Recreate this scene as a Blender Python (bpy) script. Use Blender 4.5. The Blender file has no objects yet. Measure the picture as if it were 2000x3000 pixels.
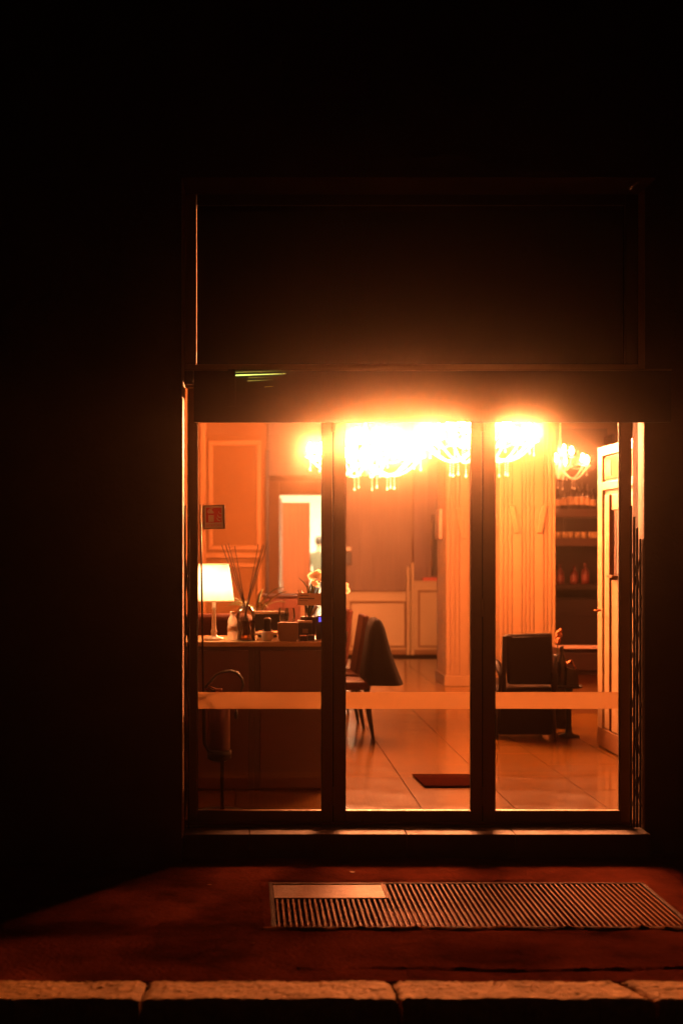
import bpy, bmesh, math, random
from mathutils import Vector, Matrix
random.seed(7)
R = math.radians
S = bpy.context.scene
COL = S.collection

# ------------------------------------------------------------------ camera
EYE, DIST, F = 1.5, 8.02, 4250.0          # eye height over shop floor, distance to the glass, focal length in photo pixels
cam_d = bpy.data.cameras.new('camera'); cam = bpy.data.objects.new('camera', cam_d); COL.objects.link(cam)
cam.location = (0, -DIST, EYE); cam.rotation_euler = (R(90), 0, 0)
cam_d.sensor_fit = 'VERTICAL'; cam_d.sensor_height = 36; cam_d.sensor_width = 24
cam_d.lens = F / 3000 * 36
cam_d.shift_x = 280 / 3000; cam_d.shift_y = 110 / 3000
cam_d.clip_end = 300; cam_d.clip_start = .05
cam_d.dof.use_dof = True; cam_d.dof.focus_distance = DIST + .5; cam_d.dof.aperture_fstop = 1.8
S.camera = cam
# ------------------------------------------------------------------ night sky
SKY = 0.0009
world = bpy.data.worlds.new('World'); S.world = world; world.use_nodes = True
nt = world.node_tree; bg = nt.nodes['Background']
sky = nt.nodes.new('ShaderNodeTexSky'); sky.sky_type = 'NISHITA'; sky.sun_disc = False
sky.sun_elevation = R(2); sky.sun_rotation = R(180)
nt.links.new(sky.outputs[0], bg.inputs[0]); bg.inputs[1].default_value = SKY
# ------------------------------------------------------------------ exposure and render
S.view_settings.view_transform = 'Standard'; S.view_settings.look = 'None'
S.view_settings.exposure = 0; S.view_settings.gamma = 1; S.view_settings.use_curve_mapping = False
S.render.engine = 'CYCLES'
S.cycles.use_denoising = True
S.cycles.max_bounces = 8; S.cycles.diffuse_bounces = 4; S.cycles.glossy_bounces = 3
S.cycles.transmission_bounces = 6; S.cycles.transparent_max_bounces = 16; S.cycles.volume_bounces = 0
S.cycles.caustics_reflective = False; S.cycles.caustics_refractive = False
S.cycles.sample_clamp_indirect = 6
WARM = (1.0, .285, .092)
BULB = 6000.0
BLOOM_DENSITY = .0060
BLOOM_G = .992

# ------------------------------------------------------------------ helpers
def X(px, Z): return (px - 720) * Z / F           # photo measurements turned into metres at distance Z
def H(py, Z): return EYE - (py - 1610) * Z / F
def Y(Z): return Z - DIST

MATS = {}
def mat(name, base=(.5, .5, .5), rough=.6, metal=0, var=0, scale=8, bump=0, bscale=60, stretch=(1, 1, 1), spec=.5, emit=None, estr=0, var_col=None, coat=0):
    if name in MATS: return MATS[name]
    m = bpy.data.materials.new(name); m.use_nodes = True; MATS[name] = m
    n, l = m.node_tree.nodes, m.node_tree.links
    b = n['Principled BSDF']
    b.inputs['Base Color'].default_value = (*base, 1); b.inputs['Roughness'].default_value = rough
    b.inputs['Metallic'].default_value = metal; b.inputs['Specular IOR Level'].default_value = spec
    b.inputs['Coat Weight'].default_value = coat
    if emit:
        b.inputs['Emission Color'].default_value = (*emit, 1); b.inputs['Emission Strength'].default_value = estr
    if var or bump:
        tc = n.new('ShaderNodeTexCoord'); mp = n.new('ShaderNodeMapping'); mp.inputs['Scale'].default_value = stretch
        l.new(tc.outputs['Object'], mp.inputs[0])
    if var:
        nz = n.new('ShaderNodeTexNoise'); nz.inputs['Scale'].default_value = scale; nz.inputs['Detail'].default_value = 8
        nz.inputs['Roughness'].default_value = .65
        l.new(mp.outputs[0], nz.inputs[0])
        rp = n.new('ShaderNodeMapRange'); rp.inputs[1].default_value = .3; rp.inputs[2].default_value = .7
        l.new(nz.outputs[0], rp.inputs[0])
        mx = n.new('ShaderNodeMix'); mx.data_type = 'RGBA'
        c2 = var_col or tuple(c * (1 - var) for c in base)
        mx.inputs[6].default_value = (*base, 1); mx.inputs[7].default_value = (*c2, 1)
        l.new(rp.outputs[0], mx.inputs[0]); l.new(mx.outputs[2], b.inputs['Base Color'])
        rr = n.new('ShaderNodeMapRange'); rr.inputs[3].default_value = max(.03, rough - .12); rr.inputs[4].default_value = min(1, rough + .12)
        l.new(nz.outputs[0], rr.inputs[0]); l.new(rr.outputs[0], b.inputs['Roughness'])
    if bump:
        n2 = n.new('ShaderNodeTexNoise'); n2.inputs['Scale'].default_value = bscale; n2.inputs['Detail'].default_value = 6
        l.new(mp.outputs[0], n2.inputs[0])
        bp = n.new('ShaderNodeBump'); bp.inputs['Strength'].default_value = bump; bp.inputs['Distance'].default_value = .01
        l.new(n2.outputs[0], bp.inputs['Height']); l.new(bp.outputs[0], b.inputs['Normal'])
    return m

def glassmat(name, tint=(.96, .96, .95), refl=1.0, rough=.02):
    m = bpy.data.materials.new(name); m.use_nodes = True; MATS[name] = m
    n, l = m.node_tree.nodes, m.node_tree.links; n.remove(n['Principled BSDF'])
    t = n.new('ShaderNodeBsdfTransparent'); t.inputs[0].default_value = (*tint, 1)
    g = n.new('ShaderNodeBsdfGlossy'); g.inputs['Roughness'].default_value = rough
    fr = n.new('ShaderNodeFresnel'); fr.inputs[0].default_value = 1.45
    ml = n.new('ShaderNodeMath'); ml.operation = 'MULTIPLY'; ml.inputs[1].default_value = refl; ml.use_clamp = True
    mx = n.new('ShaderNodeMixShader')
    l.new(fr.outputs[0], ml.inputs[0]); l.new(ml.outputs[0], mx.inputs[0])
    l.new(t.outputs[0], mx.inputs[1]); l.new(g.outputs[0], mx.inputs[2])
    l.new(mx.outputs[0], n['Material Output'].inputs[0])
    return m

def sheermat(name, col, trans_fac, clear=0.0, clear_col=(1, 1, 1)):
    """diffuse + translucent sheet, with a share of clear transmission"""
    m = bpy.data.materials.new(name); m.use_nodes = True; MATS[name] = m
    n, l = m.node_tree.nodes, m.node_tree.links; n.remove(n['Principled BSDF'])
    d = n.new('ShaderNodeBsdfDiffuse'); d.inputs[0].default_value = (*col, 1)
    t = n.new('ShaderNodeBsdfTranslucent'); t.inputs[0].default_value = (*col, 1)
    a = n.new('ShaderNodeMixShader'); a.inputs[0].default_value = trans_fac
    l.new(d.outputs[0], a.inputs[1]); l.new(t.outputs[0], a.inputs[2])
    c = n.new('ShaderNodeBsdfTransparent'); c.inputs[0].default_value = (*clear_col, 1)
    b = n.new('ShaderNodeMixShader'); b.inputs[0].default_value = clear
    l.new(a.outputs[0], b.inputs[1]); l.new(c.outputs[0], b.inputs[2])
    l.new(b.outputs[0], n['Material Output'].inputs[0])
    return m

def emitmat(name, col, strength):
    m = bpy.data.materials.new(name); m.use_nodes = True; MATS[name] = m
    n, l = m.node_tree.nodes, m.node_tree.links; n.remove(n['Principled BSDF'])
    e = n.new('ShaderNodeEmission'); e.inputs[0].default_value = (*col, 1); e.inputs[1].default_value = strength
    l.new(e.outputs[0], n['Material Output'].inputs[0])
    return m

class MB:
    def __init__(s): s.v = []; s.f = []
    def add(s, vs, fs):
        o = len(s.v); s.v += [tuple(v) for v in vs]; s.f += [tuple(i + o for i in f) for f in fs]; return s
    def box(s, x0, x1, y0, y1, z0, z1):
        vs = [(x, y, z) for z in (z0, z1) for y in (y0, y1) for x in (x0, x1)]
        return s.add(vs, [(0, 2, 3, 1), (4, 5, 7, 6), (0, 1, 5, 4), (2, 6, 7, 3), (0, 4, 6, 2), (1, 3, 7, 5)])
    def hexa(s, lo, hi):
        """lo, hi: four points each, counter-clockwise seen from above"""
        return s.add(list(lo) + list(hi), [(3, 2, 1, 0), (4, 5, 6, 7), (0, 1, 5, 4), (1, 2, 6, 5), (2, 3, 7, 6), (3, 0, 4, 7)])
    def tube(s, pts, rad, n=8, cap=True):
        pts = [Vector(p) for p in pts]
        rad = rad if isinstance(rad, (list, tuple)) else [rad] * len(pts)
        vs = []; up = None
        for i, p in enumerate(pts):
            d = (pts[min(i + 1, len(pts) - 1)] - pts[max(i - 1, 0)]).normalized()
            if up is None: up = Vector((0, 0, 1)) if abs(d.z) < .9 else Vector((1, 0, 0))
            a = d.cross(up).normalized(); up = a.cross(d).normalized()
            for k in range(n):
                t = 2 * math.pi * k / n
                vs.append(p + (a * math.cos(t) + up * math.sin(t)) * rad[i])
        fs = []
        for i in range(len(pts) - 1):
            for k in range(n):
                fs.append((i * n + k, i * n + (k + 1) % n, (i + 1) * n + (k + 1) % n, (i + 1) * n + k))
        if cap: fs += [tuple(range(n))[::-1], tuple((len(pts) - 1) * n + k for k in range(n))]
        return s.add(vs, fs)
    def lathe(s, prof, c=(0, 0, 0), n=16, cap=True):
        vs = []
        for r, z in prof:
            for k in range(n):
                t = 2 * math.pi * k / n
                vs.append((c[0] + r * math.cos(t), c[1] + r * math.sin(t), c[2] + z))
        fs = []
        m = len(prof)
        for i in range(m - 1):
            for k in range(n):
                fs.append((i * n + k, i * n + (k + 1) % n, (i + 1) * n + (k + 1) % n, (i + 1) * n + k))
        if cap: fs += [tuple(range(n))[::-1], tuple((m - 1) * n + k for k in range(n))]
        return s.add(vs, fs)
    def prism(s, poly, a0, a1, axis='y'):
        """poly: 2-D outline; axis y: (x,z) outline swept in y; axis x: (y,z) swept in x; axis z: (x,y) swept in z"""
        def P(u, v, a): return {'y': (u, a, v), 'x': (a, u, v), 'z': (u, v, a)}[axis]
        n = len(poly)
        vs = [P(u, v, a0) for u, v in poly] + [P(u, v, a1) for u, v in poly]
        fs = [tuple(range(n)), tuple(range(2 * n - 1, n - 1, -1))]
        fs += [(i, i + n, (i + 1) % n + n, (i + 1) % n) for i in range(n)]
        return s.add(vs, fs)
    def ball(s, c, r, sx=1, sy=1, sz=1, n=8, m=6):
        prof = [(max(.0005, math.sin(math.pi * i / m)) * r, -math.cos(math.pi * i / m) * r) for i in range(m + 1)]
        o = len(s.v); s.lathe(prof, (0, 0, 0), n)
        s.v[o:] = [(c[0] + x * sx, c[1] + y * sy, c[2] + z * sz) for x, y, z in s.v[o:]]
        return s
    def mesh(s, name, m, smooth=False):
        me = bpy.data.meshes.new(name); me.from_pydata(s.v, [], s.f)
        bm = bmesh.new(); bm.from_mesh(me); bmesh.ops.recalc_face_normals(bm, faces=bm.faces); bm.to_mesh(me); bm.free()
        if isinstance(m, (list, tuple)):
            for q in m: me.materials.append(q)
        else: me.materials.append(m)
        if smooth: me.polygons.foreach_set('use_smooth', [True] * len(me.polygons))
        me.update(); return me
    def build(s, name, m, parent=None, smooth=False, bevel=0, seg=2, sub=0):
        o = bpy.data.objects.new(name, s.mesh(name, m, smooth)); COL.objects.link(o)
        if bevel:
            b = o.modifiers.new('bevel', 'BEVEL'); b.width = bevel; b.segments = seg; b.limit_method = 'ANGLE'
        if sub:
            q = o.modifiers.new('sub', 'SUBSURF'); q.levels = sub; q.render_levels = sub
        if parent: adopt(o, parent)
        return o

def adopt(o, p):
    o.parent = p
    base = p; mtx = Matrix.Identity(4)
    chain = []
    while base is not None:
        chain.append(base); base = base.parent
    for q in reversed(chain):
        mtx = mtx @ q.matrix_parent_inverse @ q.matrix_basis
    o.matrix_parent_inverse = mtx.inverted()

def tag(o, label=None, cat=None, group=None, kind=None):
    if label: o['label'] = label
    if cat: o['category'] = cat
    if group: o['group'] = group
    if kind: o['kind'] = kind
    return o
def thing(name, loc, label, cat, group=None):
    o = bpy.data.objects.new(name, None); COL.objects.link(o); o.location = loc; o.empty_display_size = .1
    return tag(o, label, cat, group)
def copy_tree(o, parent=None):
    c = o.copy(); COL.objects.link(c)
    if parent: c.parent = parent
    for ch in [q for q in bpy.data.objects if q.parent == o and q != c]: copy_tree(ch, c)
    return c
def share(name, me, parent, loc=None):
    o = bpy.data.objects.new(name, me); COL.objects.link(o); o.parent = parent
    if loc: o.location = loc
    return o
def B(x0, x1, y0, y1, z0, z1): return MB().box(x0, x1, y0, y1, z0, z1)
def font(name, body, size, loc, m, parent, rot=(R(90), 0, 0), extrude=.0004, align='CENTER', sx=1):
    c = bpy.data.curves.new(name, 'FONT'); c.body = body; c.size = size; c.extrude = extrude; c.align_x = align
    o = bpy.data.objects.new(name, c); COL.objects.link(o); o.location = loc; o.rotation_euler = rot; o.scale = (sx, 1, 1)
    c.materials.append(m)
    dg = bpy.context.evaluated_depsgraph_get(); dg.update()
    me = bpy.data.meshes.new_from_object(o.evaluated_get(dg)); q = bpy.data.objects.new(name, me); COL.objects.link(q)
    q.location = loc; q.rotation_euler = rot; q.scale = (sx, 1, 1); bpy.data.objects.remove(o)
    if not me.materials: me.materials.append(m)
    if parent: adopt(q, parent)
    return q

# ------------------------------------------------------------------ materials
plaster_dark = mat('facade_plaster', (.10, .07, .055), .9, var=.3, scale=3, bump=.5, bscale=40)
asphalt = mat('pavement_asphalt', (.15, .034, .018), .8, var=.75, scale=3.2, bump=1.0, bscale=45, spec=0)
road_m = mat('road_asphalt', (.05, .05, .05), .85, var=.3, scale=5, bump=.6, bscale=120)
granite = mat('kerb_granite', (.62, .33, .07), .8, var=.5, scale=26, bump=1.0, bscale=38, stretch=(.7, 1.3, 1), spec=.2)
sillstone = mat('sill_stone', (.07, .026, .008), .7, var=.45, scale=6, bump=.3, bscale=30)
steel = mat('grating_steel', (.23, .062, .009), .62, spec=.03, var=.3, scale=30, bump=.3, bscale=90)
alu = mat('brown_aluminium', (.32, .23, .13), .5, metal=0, spec=.3, var=.12, scale=14)
gasket = mat('rubber_gasket', (.02, .02, .02), .7)
black = mat('black_lacquer', (.008, .006, .006), .35, spec=.2)
fascia = mat('fascia_metal', (.035, .025, .022), .5, var=.2, scale=10)
gatem = mat('gate_steel', (.07, .04, .025), .5, metal=.3, var=.3, scale=40)
plaster = mat('cream_plaster', (.098, .044, .012), .85, spec=.15, var=.10, scale=2.2, bump=.08, bscale=50)
trimw = mat('cream_trim', (.150, .068, .020), .6, spec=.2, var=.06, scale=6)
whitelac = mat('white_lacquer', (.33, .225, .105), .45, var=.05, scale=7)
wood = mat('panel_wood', (.125, .048, .011), .5, var=.4, scale=3, stretch=(8, 8, .5), bump=.15, bscale=20)
wood2 = mat('door_wood', (.40, .16, .05), .42, var=.3, scale=4, stretch=(7, 7, .4))
darkwood = mat('dark_wood', (.018, .0055, .003), .5, spec=.2, var=.35, scale=4, stretch=(6, 1, 1))
counterm = mat('counter_veneer', (.08, .022, .013), .42, var=.22, scale=5, stretch=(1, 1, 5))
counterdk = mat('counter_strip', (.045, .014, .009), .45, var=.2, scale=5)
countertop = mat('counter_top_stone', (.50, .33, .16), .25, var=.15, scale=12)
tilem = mat('floor_tile', (.135, .058, .009), .17, var=.22, scale=2.5, bump=.03, bscale=14, spec=.5)
grout = mat('tile_grout', (.02, .008, .005), .9, spec=0)
ceilm = mat('ceiling_paint', (.10, .05, .03), .8, var=.1)
leather = mat('dark_leather', (.008, .004, .003), .5, bump=.15, bscale=70, spec=.06)
brownup = mat('brown_upholstery', (.05, .014, .008), .55, bump=.12, bscale=120, spec=.1)
coatm = mat('black_wool', (.006, .004, .004), .95, bump=.3, bscale=150, spec=.05)
brass = mat('brass', (.75, .5, .22), .25, metal=.9)
goldtube = mat('gilded_metal', (.80, .62, .36), .3, metal=.6)
crystal = sheermat('crystal', (.92, .86, .76), .5, .35)
glass = glassmat('window_glass', (.95, .95, .94), 1.0, .02)
tinted = glassmat('tinted_glass', (.011, .008, .005), 1.0, .05)
clearg = glassmat('bottle_glass', (.93, .92, .88), 2.2, .04)
greeng = glassmat('dark_bottle_glass', (.16, .10, .05), 3.0, .08)
liquid = glassmat('amber_liquid', (.62, .38, .20), 1.0, .04)
frost = sheermat('frosted_film', (.50, .35, .19), .64, .12)
shade_m = sheermat('lamp_shade_linen', (.88, .80, .68), .62, 0)
bulb_m = emitmat('warm_bulb', WARM, BULB)
lampbulb = emitmat('desk_lamp_bulb', (1, .52, .22), 300)
coolpanel = emitmat('white_ceiling_panel', (1, .72, .42), 120)
greenstreak = emitmat('green_streak', (.50, .62, .12), 3.2)
greendim = emitmat('green_streak_dim', (.36, .34, .06), .75)
bluescreen = emitmat('blue_screen', (.16, .12, 1), 1.3)
redp = mat('sign_red', (.70, .03, .02), .5)
signw = mat('sign_white', (.85, .75, .62), .5)
signframe = mat('sign_frame', (.12, .08, .06), .5)
redext = mat('extinguisher_red', (.055, .004, .004), .4, coat=.2)
rubber = mat('black_rubber', (.012, .012, .012), .5)
paper = mat('card_paper', (.60, .42, .28), .8)
ink = mat('print_ink', (.05, .03, .03), .8)
greybox = mat('grey_card', (.22, .14, .09), .75, var=.1, scale=20)
blackp = mat('black_plastic', (.012, .009, .009), .4, spec=.25)
lightp = mat('pale_plastic', (.60, .46, .34), .4)
reed = mat('reed_stick', (.025, .010, .006), .7)
leafm = mat('orchid_leaf', (.035, .055, .02), .45)
petal = sheermat('orchid_petal', (.92, .86, .70), .5, 0)
matm = mat('door_mat', (.030, .006, .004), .95, spec=0, var=.4, scale=60, bump=.8, bscale=180)
water = sheermat('water_bottle_plastic', (.85, .80, .70), .5, .45)
hairm = mat('dark_hair', (.015, .012, .01), .6)
skinm = mat('skin', (.50, .30, .21), .5)
shirtm = mat('grey_green_shirt', (.075, .08, .055), .9, var=.1)
trousers = mat('dark_trousers', (.03, .03, .035), .9)
napkin = mat('orange_napkin', (.45, .16, .05), .8)
redbook = mat('red_cover', (.45, .03, .02), .6)
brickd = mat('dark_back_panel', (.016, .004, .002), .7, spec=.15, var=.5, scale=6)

# ================================================================== SETTING
PZ = -.15                                                   # pavement level
# road
tag(B(-40, 40, -40, -2.73, -.45, -.25).build('road', road_m), kind='structure')
# pavement with a hole for the light well
GX0, GX1 = .125, 1.955
GY0, GY1 = Y(6.34), Y(7.17)
KB = Y(5.545)                                               # back of the kerb
pv = MB()
pv.box(-40, GX0, KB, -.02, PZ - .2, PZ); pv.box(GX1, 40, KB, -.02, PZ - .2, PZ)
pv.box(GX0, GX1, KB, GY0, PZ - .2, PZ); pv.box(GX0, GX1, GY1, -.02, PZ - .2, PZ)
pave = tag(pv.build('pavement', asphalt), kind='structure')
# ragged mortar collar patched round the grating: low irregular asphalt ridge
def ridge(pts, w, h):
    m = MB(); n = len(pts); vs = []
    for i, (x, y) in enumerate(pts):
        ww = w * random.uniform(.45, 1.3); hh = h * random.uniform(.5, 1.2)
        a, b = pts[max(i - 1, 0)], pts[min(i + 1, n - 1)]
        d = Vector((b[0] - a[0], b[1] - a[1])).normalized(); nx, ny = -d.y, d.x
        vs += [(x - nx * ww, y - ny * ww, PZ - .004), (x, y, PZ + hh), (x + nx * ww, y + ny * ww, PZ - .004)]
    fs = []
    for i in range(n - 1):
        for k in (0, 1): fs.append((i * 3 + k, i * 3 + k + 1, i * 3 + k + 4, i * 3 + k + 3))
    return m.add(vs, fs)
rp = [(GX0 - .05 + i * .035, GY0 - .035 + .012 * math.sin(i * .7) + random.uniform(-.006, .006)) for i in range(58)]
ridge(rp, .022, .013).build('patch_edge', mat('lit_patch_mortar', (.30, .11, .04), .9, var=.6, scale=30, spec=0), pave, smooth=True)  # front ridge coloured lighter so that it looks lit
rp = [(GX0 - .045 + random.uniform(-.008, .008), GY0 - .03 + i * .035) for i in range(26)]
ridge(rp, .025, .007).build('patch_edge', asphalt, pave, smooth=True)
rp = [(-.25 + i * .06, GY1 + .055 + .015 * math.sin(i * .5) + random.uniform(-.006, .006)) for i in range(30)]
ridge(rp, .03, .007).build('patch_edge', asphalt, pave, smooth=True)
rp = [(.2 + i * .07, KB + .16 + .02 * math.sin(i * .35) + random.uniform(-.005, .005)) for i in range(26)]
ridge(rp, .03, .012).build('patch_edge', asphalt, pave, smooth=True)
# light well under the grating
lw = MB()
lw.box(GX0 - .1, GX0 - .001, GY0 - .1, GY1 + .1, -.95, PZ - .21); lw.box(GX1 + .001, GX1 + .1, GY0 - .1, GY1 + .1, -.95, PZ - .21)
lw.box(GX0, GX1, GY0 - .1, GY0 - .001, -.95, PZ - .21); lw.box(GX0, GX1, GY1 + .001, GY1 + .1, -.95, PZ - .21)
lw.box(GX0 - .1, GX1 + .1, GY0 - .1, GY1 + .1, -1.05, -.951)
lw.box(GX0 + .001, GX1 - .001, GY0 + .001, GY1 - .001, -.94, -.235)
tag(lw.build('light_well', mat('well_dirt', (.34, .055, .016), .9, var=.5, scale=14, bump=1, bscale=30)), kind='structure')

# kerb: long rough granite stones with open joints
kerb = thing('kerb', (.5, KB - .12, PZ), None, None); kerb['kind'] = 'structure'
KF = Y(5.305)
def kerbstone(x0, x1, slant0, slant1, seed):
    """split-faced stone: flat but pitted top, chipped arrises"""
    rnd = random.Random(seed); n = 64; m = MB(); vs = []
    ys = [KF + (KB - .012 - KF) * v for v in (0, .045, .13, .22, .31, .40, .49, .58, .67, .76, .85, .93, .97, 1)]
    rows = [(KF + .006, -.26), (KF + .002, PZ - .03)] + [(y, PZ + .006) for y in ys] + [(KB - .012, PZ - .03), (KB - .012, -.26)]
    q = len(rows)
    chip0 = [abs(rnd.gauss(0, .006)) for _ in range(n + 1)]; chip1 = [abs(rnd.gauss(0, .007)) for _ in range(n + 1)]
    lowf = [rnd.uniform(0, 6.28) for _ in range(4)]
    for i in range(n + 1):
        u = i / n
        for k, (y, z) in enumerate(rows):
            v = (y - KF) / (KB - KF)
            x = x0 + slant0 * v + u * ((x1 + slant1 * v) - (x0 + slant0 * v))
            top = 2 <= k < q - 2
            wob = .004 * math.sin(u * 9 + lowf[0]) + .003 * math.sin(u * 23 + lowf[1])
            dy = dz = 0
            if k in (1, 2): dy = chip0[i] + wob
            if k in (q - 3, q - 2): dy = -chip1[i] + wob
            if top:
                dz = rnd.gauss(0, .0016) + .002 * math.sin(u * 14 + v * 5 + lowf[2])
                if k in (2, q - 3): dz -= .007
                e = min(i, n - i)
                if e < 2: dz -= (.010, .003)[e]
            vs.append((x + (rnd.gauss(0, .0015) if 0 < i < n else rnd.gauss(0, .004)), y + dy, z + dz))
    fs = []
    for i in range(n):
        for k in range(q - 1): fs.append((i * q + k, i * q + k + 1, (i + 1) * q + k + 1, (i + 1) * q + k))
    fs += [tuple(range(q)), tuple(range(n * q + q - 1, n * q - 1, -1))]
    m.add(vs, fs); return m
joints = [-3.2, -2.28, -1.33, -.385, .565, 1.50, 2.46, 3.4]
sl = [0, 0, 0, .012, -.012, -.09, 0, 0]
for i in range(len(joints) - 1):
    kerbstone(joints[i] + .008, joints[i + 1] - .008, sl[i], sl[i + 1], i).build('kerbstone', granite, kerb)
tag(B(-40, 40, KF + .02, KB - .02, -.44, -.265).build('kerb_bed', road_m), kind='structure')
adopt(bpy.data.objects['kerb_bed'], kerb)

# ------------------------------------------------------------------ room shell
FX0, FX1, FYB = -2.6, 5.6, 12.78
tile = .5395
floor = tag(B(FX0, FX1, .032, FYB + .15, -.12, -.006).build('floor', grout), kind='structure')
tb = MB(); g = .003
tb.box(g, tile - g, g, tile - g, -.010, 0)
tme = tb.mesh('tile', tilem)
OXT = X(1187.9, EYE * F / 690) - 3 * tile                   # joint seen in the photograph
OYT = Y(EYE * F / 749) - tile                               # first joint inside the glass
ix = [i for i in range(-4, 9)]
tpart = MB().box(g, tile - g, .034 - OYT, tile - g, -.010, 0).mesh('tile', tilem)
for j in range(0, 22):
    for i in ix:
        x = OXT + (i) * tile; y = OYT + j * tile
        if j == 0 and FX0 < x < 2.7: share('tile', tpart, floor, (x, y, 0))
        if x < FX0 or x + tile > FX1 or y < .10 or y + tile > FYB: continue
        if x > 2.7 and y < 2.2: continue
        if x < -.7 and y > 2: continue
        share('tile', tme, floor, (x, y, random.uniform(-.0006, .0006)))
tag(B(FX0, FX1, .12, FYB + .3, 3.62, 3.8).build('ceiling', ceilm), kind='structure')
tag(B(FX0 - .2, FX0, .11, FYB + .3, -.1, 3.62).build('wall_left', plaster), kind='structure')
tag(B(FX1, FX1 + .2, .11, FYB + .3, -.1, 3.62).build('wall_right', plaster), kind='structure')
# partition on the left with a big framed panel
ZP = 16.6; YP = Y(ZP)
xr = X(779, ZP)
part = tag(B(FX0 + .003, xr, YP, YP + .25, 0, 3.62).build('wall_partition', plaster), kind='structure')
def frame_on_y(px0, px1, py0, py1, Z, w, t, m, parent, name='panel_moulding'):
    """rectangular moulding on a wall face that looks at the street"""
    x0, x1, z0, z1 = X(px0, Z), X(px1, Z), H(py1, Z), H(py0, Z); y = Y(Z)
    for (a, b, c, d) in ((x0, x1, z1 - w, z1), (x0, x1, z0, z0 + w), (x0, x0 + w, z0 + w, z1 - w), (x1 - w, x1, z0 + w, z1 - w)):
        B(a, b, y - t, y, c, d).build(name, m, parent, bevel=.008)
frame_on_y(610, 765, 1291, 1612, ZP, .055, .016, trimw, part)
frame_on_y(560, 765, 1650, 1860, ZP, .05, .03, trimw, part)
B(FX0 + .01, X(604, ZP), YP - .10, YP, 0, 3.6).build('pilaster', trimw, part, bevel=.01)
B(X(584, ZP), X(590, ZP), YP - .125, YP - .1, 0, 3.6).build('pilaster_fillet', plaster, part, bevel=.006)
B(FX0 + .01, xr - .03, YP - .035, YP, 1.40, 1.46).build('dado_rail', trimw, part, bevel=.01)
# thin dark strip at the partition's free end
B(xr, X(788, ZP), YP - .03, YP + .25, 0, H(1318, ZP)).build('end_strip', darkwood, part)

# back wall with doorway
ZB = 20.8; YB = Y(ZB)
dx0, dx1, dz1 = X(819, ZB), X(1003, ZB), H(1449, ZB)
bw = MB()
bw.box(FX0, dx0, YB, YB + .25, 0, 3.62); bw.box(dx1, FX1, YB, YB + .25, 0, 3.62); bw.box(dx0, dx1, YB, YB + .25, dz1, 3.62)
wb = tag(bw.build('wall_back', plaster), kind='structure')
for a, b, c, d in ((dx0 - .17, dx0, 0, dz1 + .19), (dx1, dx1 + .05, 0, dz1 + .19), (dx0, dx1, dz1, dz1 + .19)):
    B(a, b, YB - .04, YB, c, d).build('door_surround', trimw, wb, bevel=.01)
B(dx0 - .17, dx1 + .05, YB - .022, YB, dz1 + .26, 3.4).build('over_door_panel', wood, wb, bevel=.008)
# vertical boards of the wood panelling over the wainscot
bx = X(1003, ZB) + .06; zt = H(1735, ZB)
bxe = X(1205, ZB)
nb = 5; bwid = (bxe - bx) / nb
for i in range(nb):
    B(bx + i * bwid + .0005, bx + (i + 1) * bwid - .0005, YB - .03 - random.uniform(0, .004), YB, zt + .02, 3.5).build('panel_board', wood, wb, bevel=.0015)
rb0, rb1 = bxe + .02, X(1330, ZB)
for i in range(3):
    w_ = (rb1 - rb0) / 3
    B(rb0 + i * w_ + .003, rb0 + (i + 1) * w_ - .003, YB - .02, YB, H(1703, ZB) + .02, 3.5).build('panel_board', mat('panel_wood_red', (.10, .03, .014), .5, var=.35, scale=3, stretch=(8, 8, .5)), wb, bevel=.004)
# wainscot, two heights
def wain(px0, px1, pyt, name):
    x0, x1, z1 = X(px0, ZB), X(px1, ZB), H(pyt, ZB)
    o = B(x0, x1, YB - .09, YB - .032, 0, z1).build(name, whitelac, wb, bevel=.006)
    B(x0 - .01, x1 + .005, YB - .115, YB - .02, z1, z1 + .035).build('wainscot_cap', whitelac, o, bevel=.008)
    frame_l = [(x0 + .05, x1 - .06, z1 - .13, z1 - .10), (x0 + .05, x1 - .06, .10, .13), (x0 + .05, x0 + .08, .13, z1 - .13), (x1 - .09, x1 - .06, .13, z1 - .13)]
    for a, b, c, d in frame_l: B(a, b, YB - .105, YB - .09, c, d).build('wainscot_moulding', trimw, o, bevel=.005)
    B(x0, x1, YB - .105, YB - .09, 0, .07).build('skirting', trimw, o, bevel=.006)
wain(1012, 1200, 1740, 'wainscot')
wain(1211, 1345, 1708, 'wainscot')
for pxa in (1190, 1203):
    B(X(pxa, ZB) - .018, X(pxa, ZB) + .022, YB - .20, YB - .12, 0, H(1648 if pxa > 1200 else 1660, ZB)).build('partition_post', whitelac, wb, bevel=.006)
tag(thing('wall_telephone', (X(1019, ZB), YB - .09, 1.25), 'small black wall telephone hung on the wood panelling', 'telephone'))
wt = bpy.data.objects['wall_telephone']
B(X(1012, ZB), X(1028, ZB), YB - .09, YB - .032, H(1655, ZB), H(1618, ZB)).build('body', blackp, wt, bevel=.01)
B(X(1012, ZB), X(1027, ZB), YB - .10, YB - .04, H(1614, ZB), H(1602, ZB)).build('handset', lightp, wt, bevel=.01)

# room behind the doorway
YE = 26.5
br = MB()
br.box(-1.2, -1.0, YB + .26, YE, 0, 3.2); br.box(4.0, 4.2, YB + .26, YE, 0, 3.2); br.box(-1.2, 4.2, YE, YE + .2, 0, 3.2)
tag(br.build('wall_service_room', mat('white_paint', (.85, .82, .76), .8, var=.04)), kind='structure')
tag(B(-1.2, 4.2, YB + .26, YE + .2, 3.2, 3.3).build('ceiling_service_room', mat('white_ceiling', (.85, .82, .76), .8)), kind='structure')
tag(B(-1.2, 4.2, YB + .152, YE, -.1, 0).build('floor_service_room', mat('pale_floor', (.55, .46, .38), .5, var=.1)), kind='structure')

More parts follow.
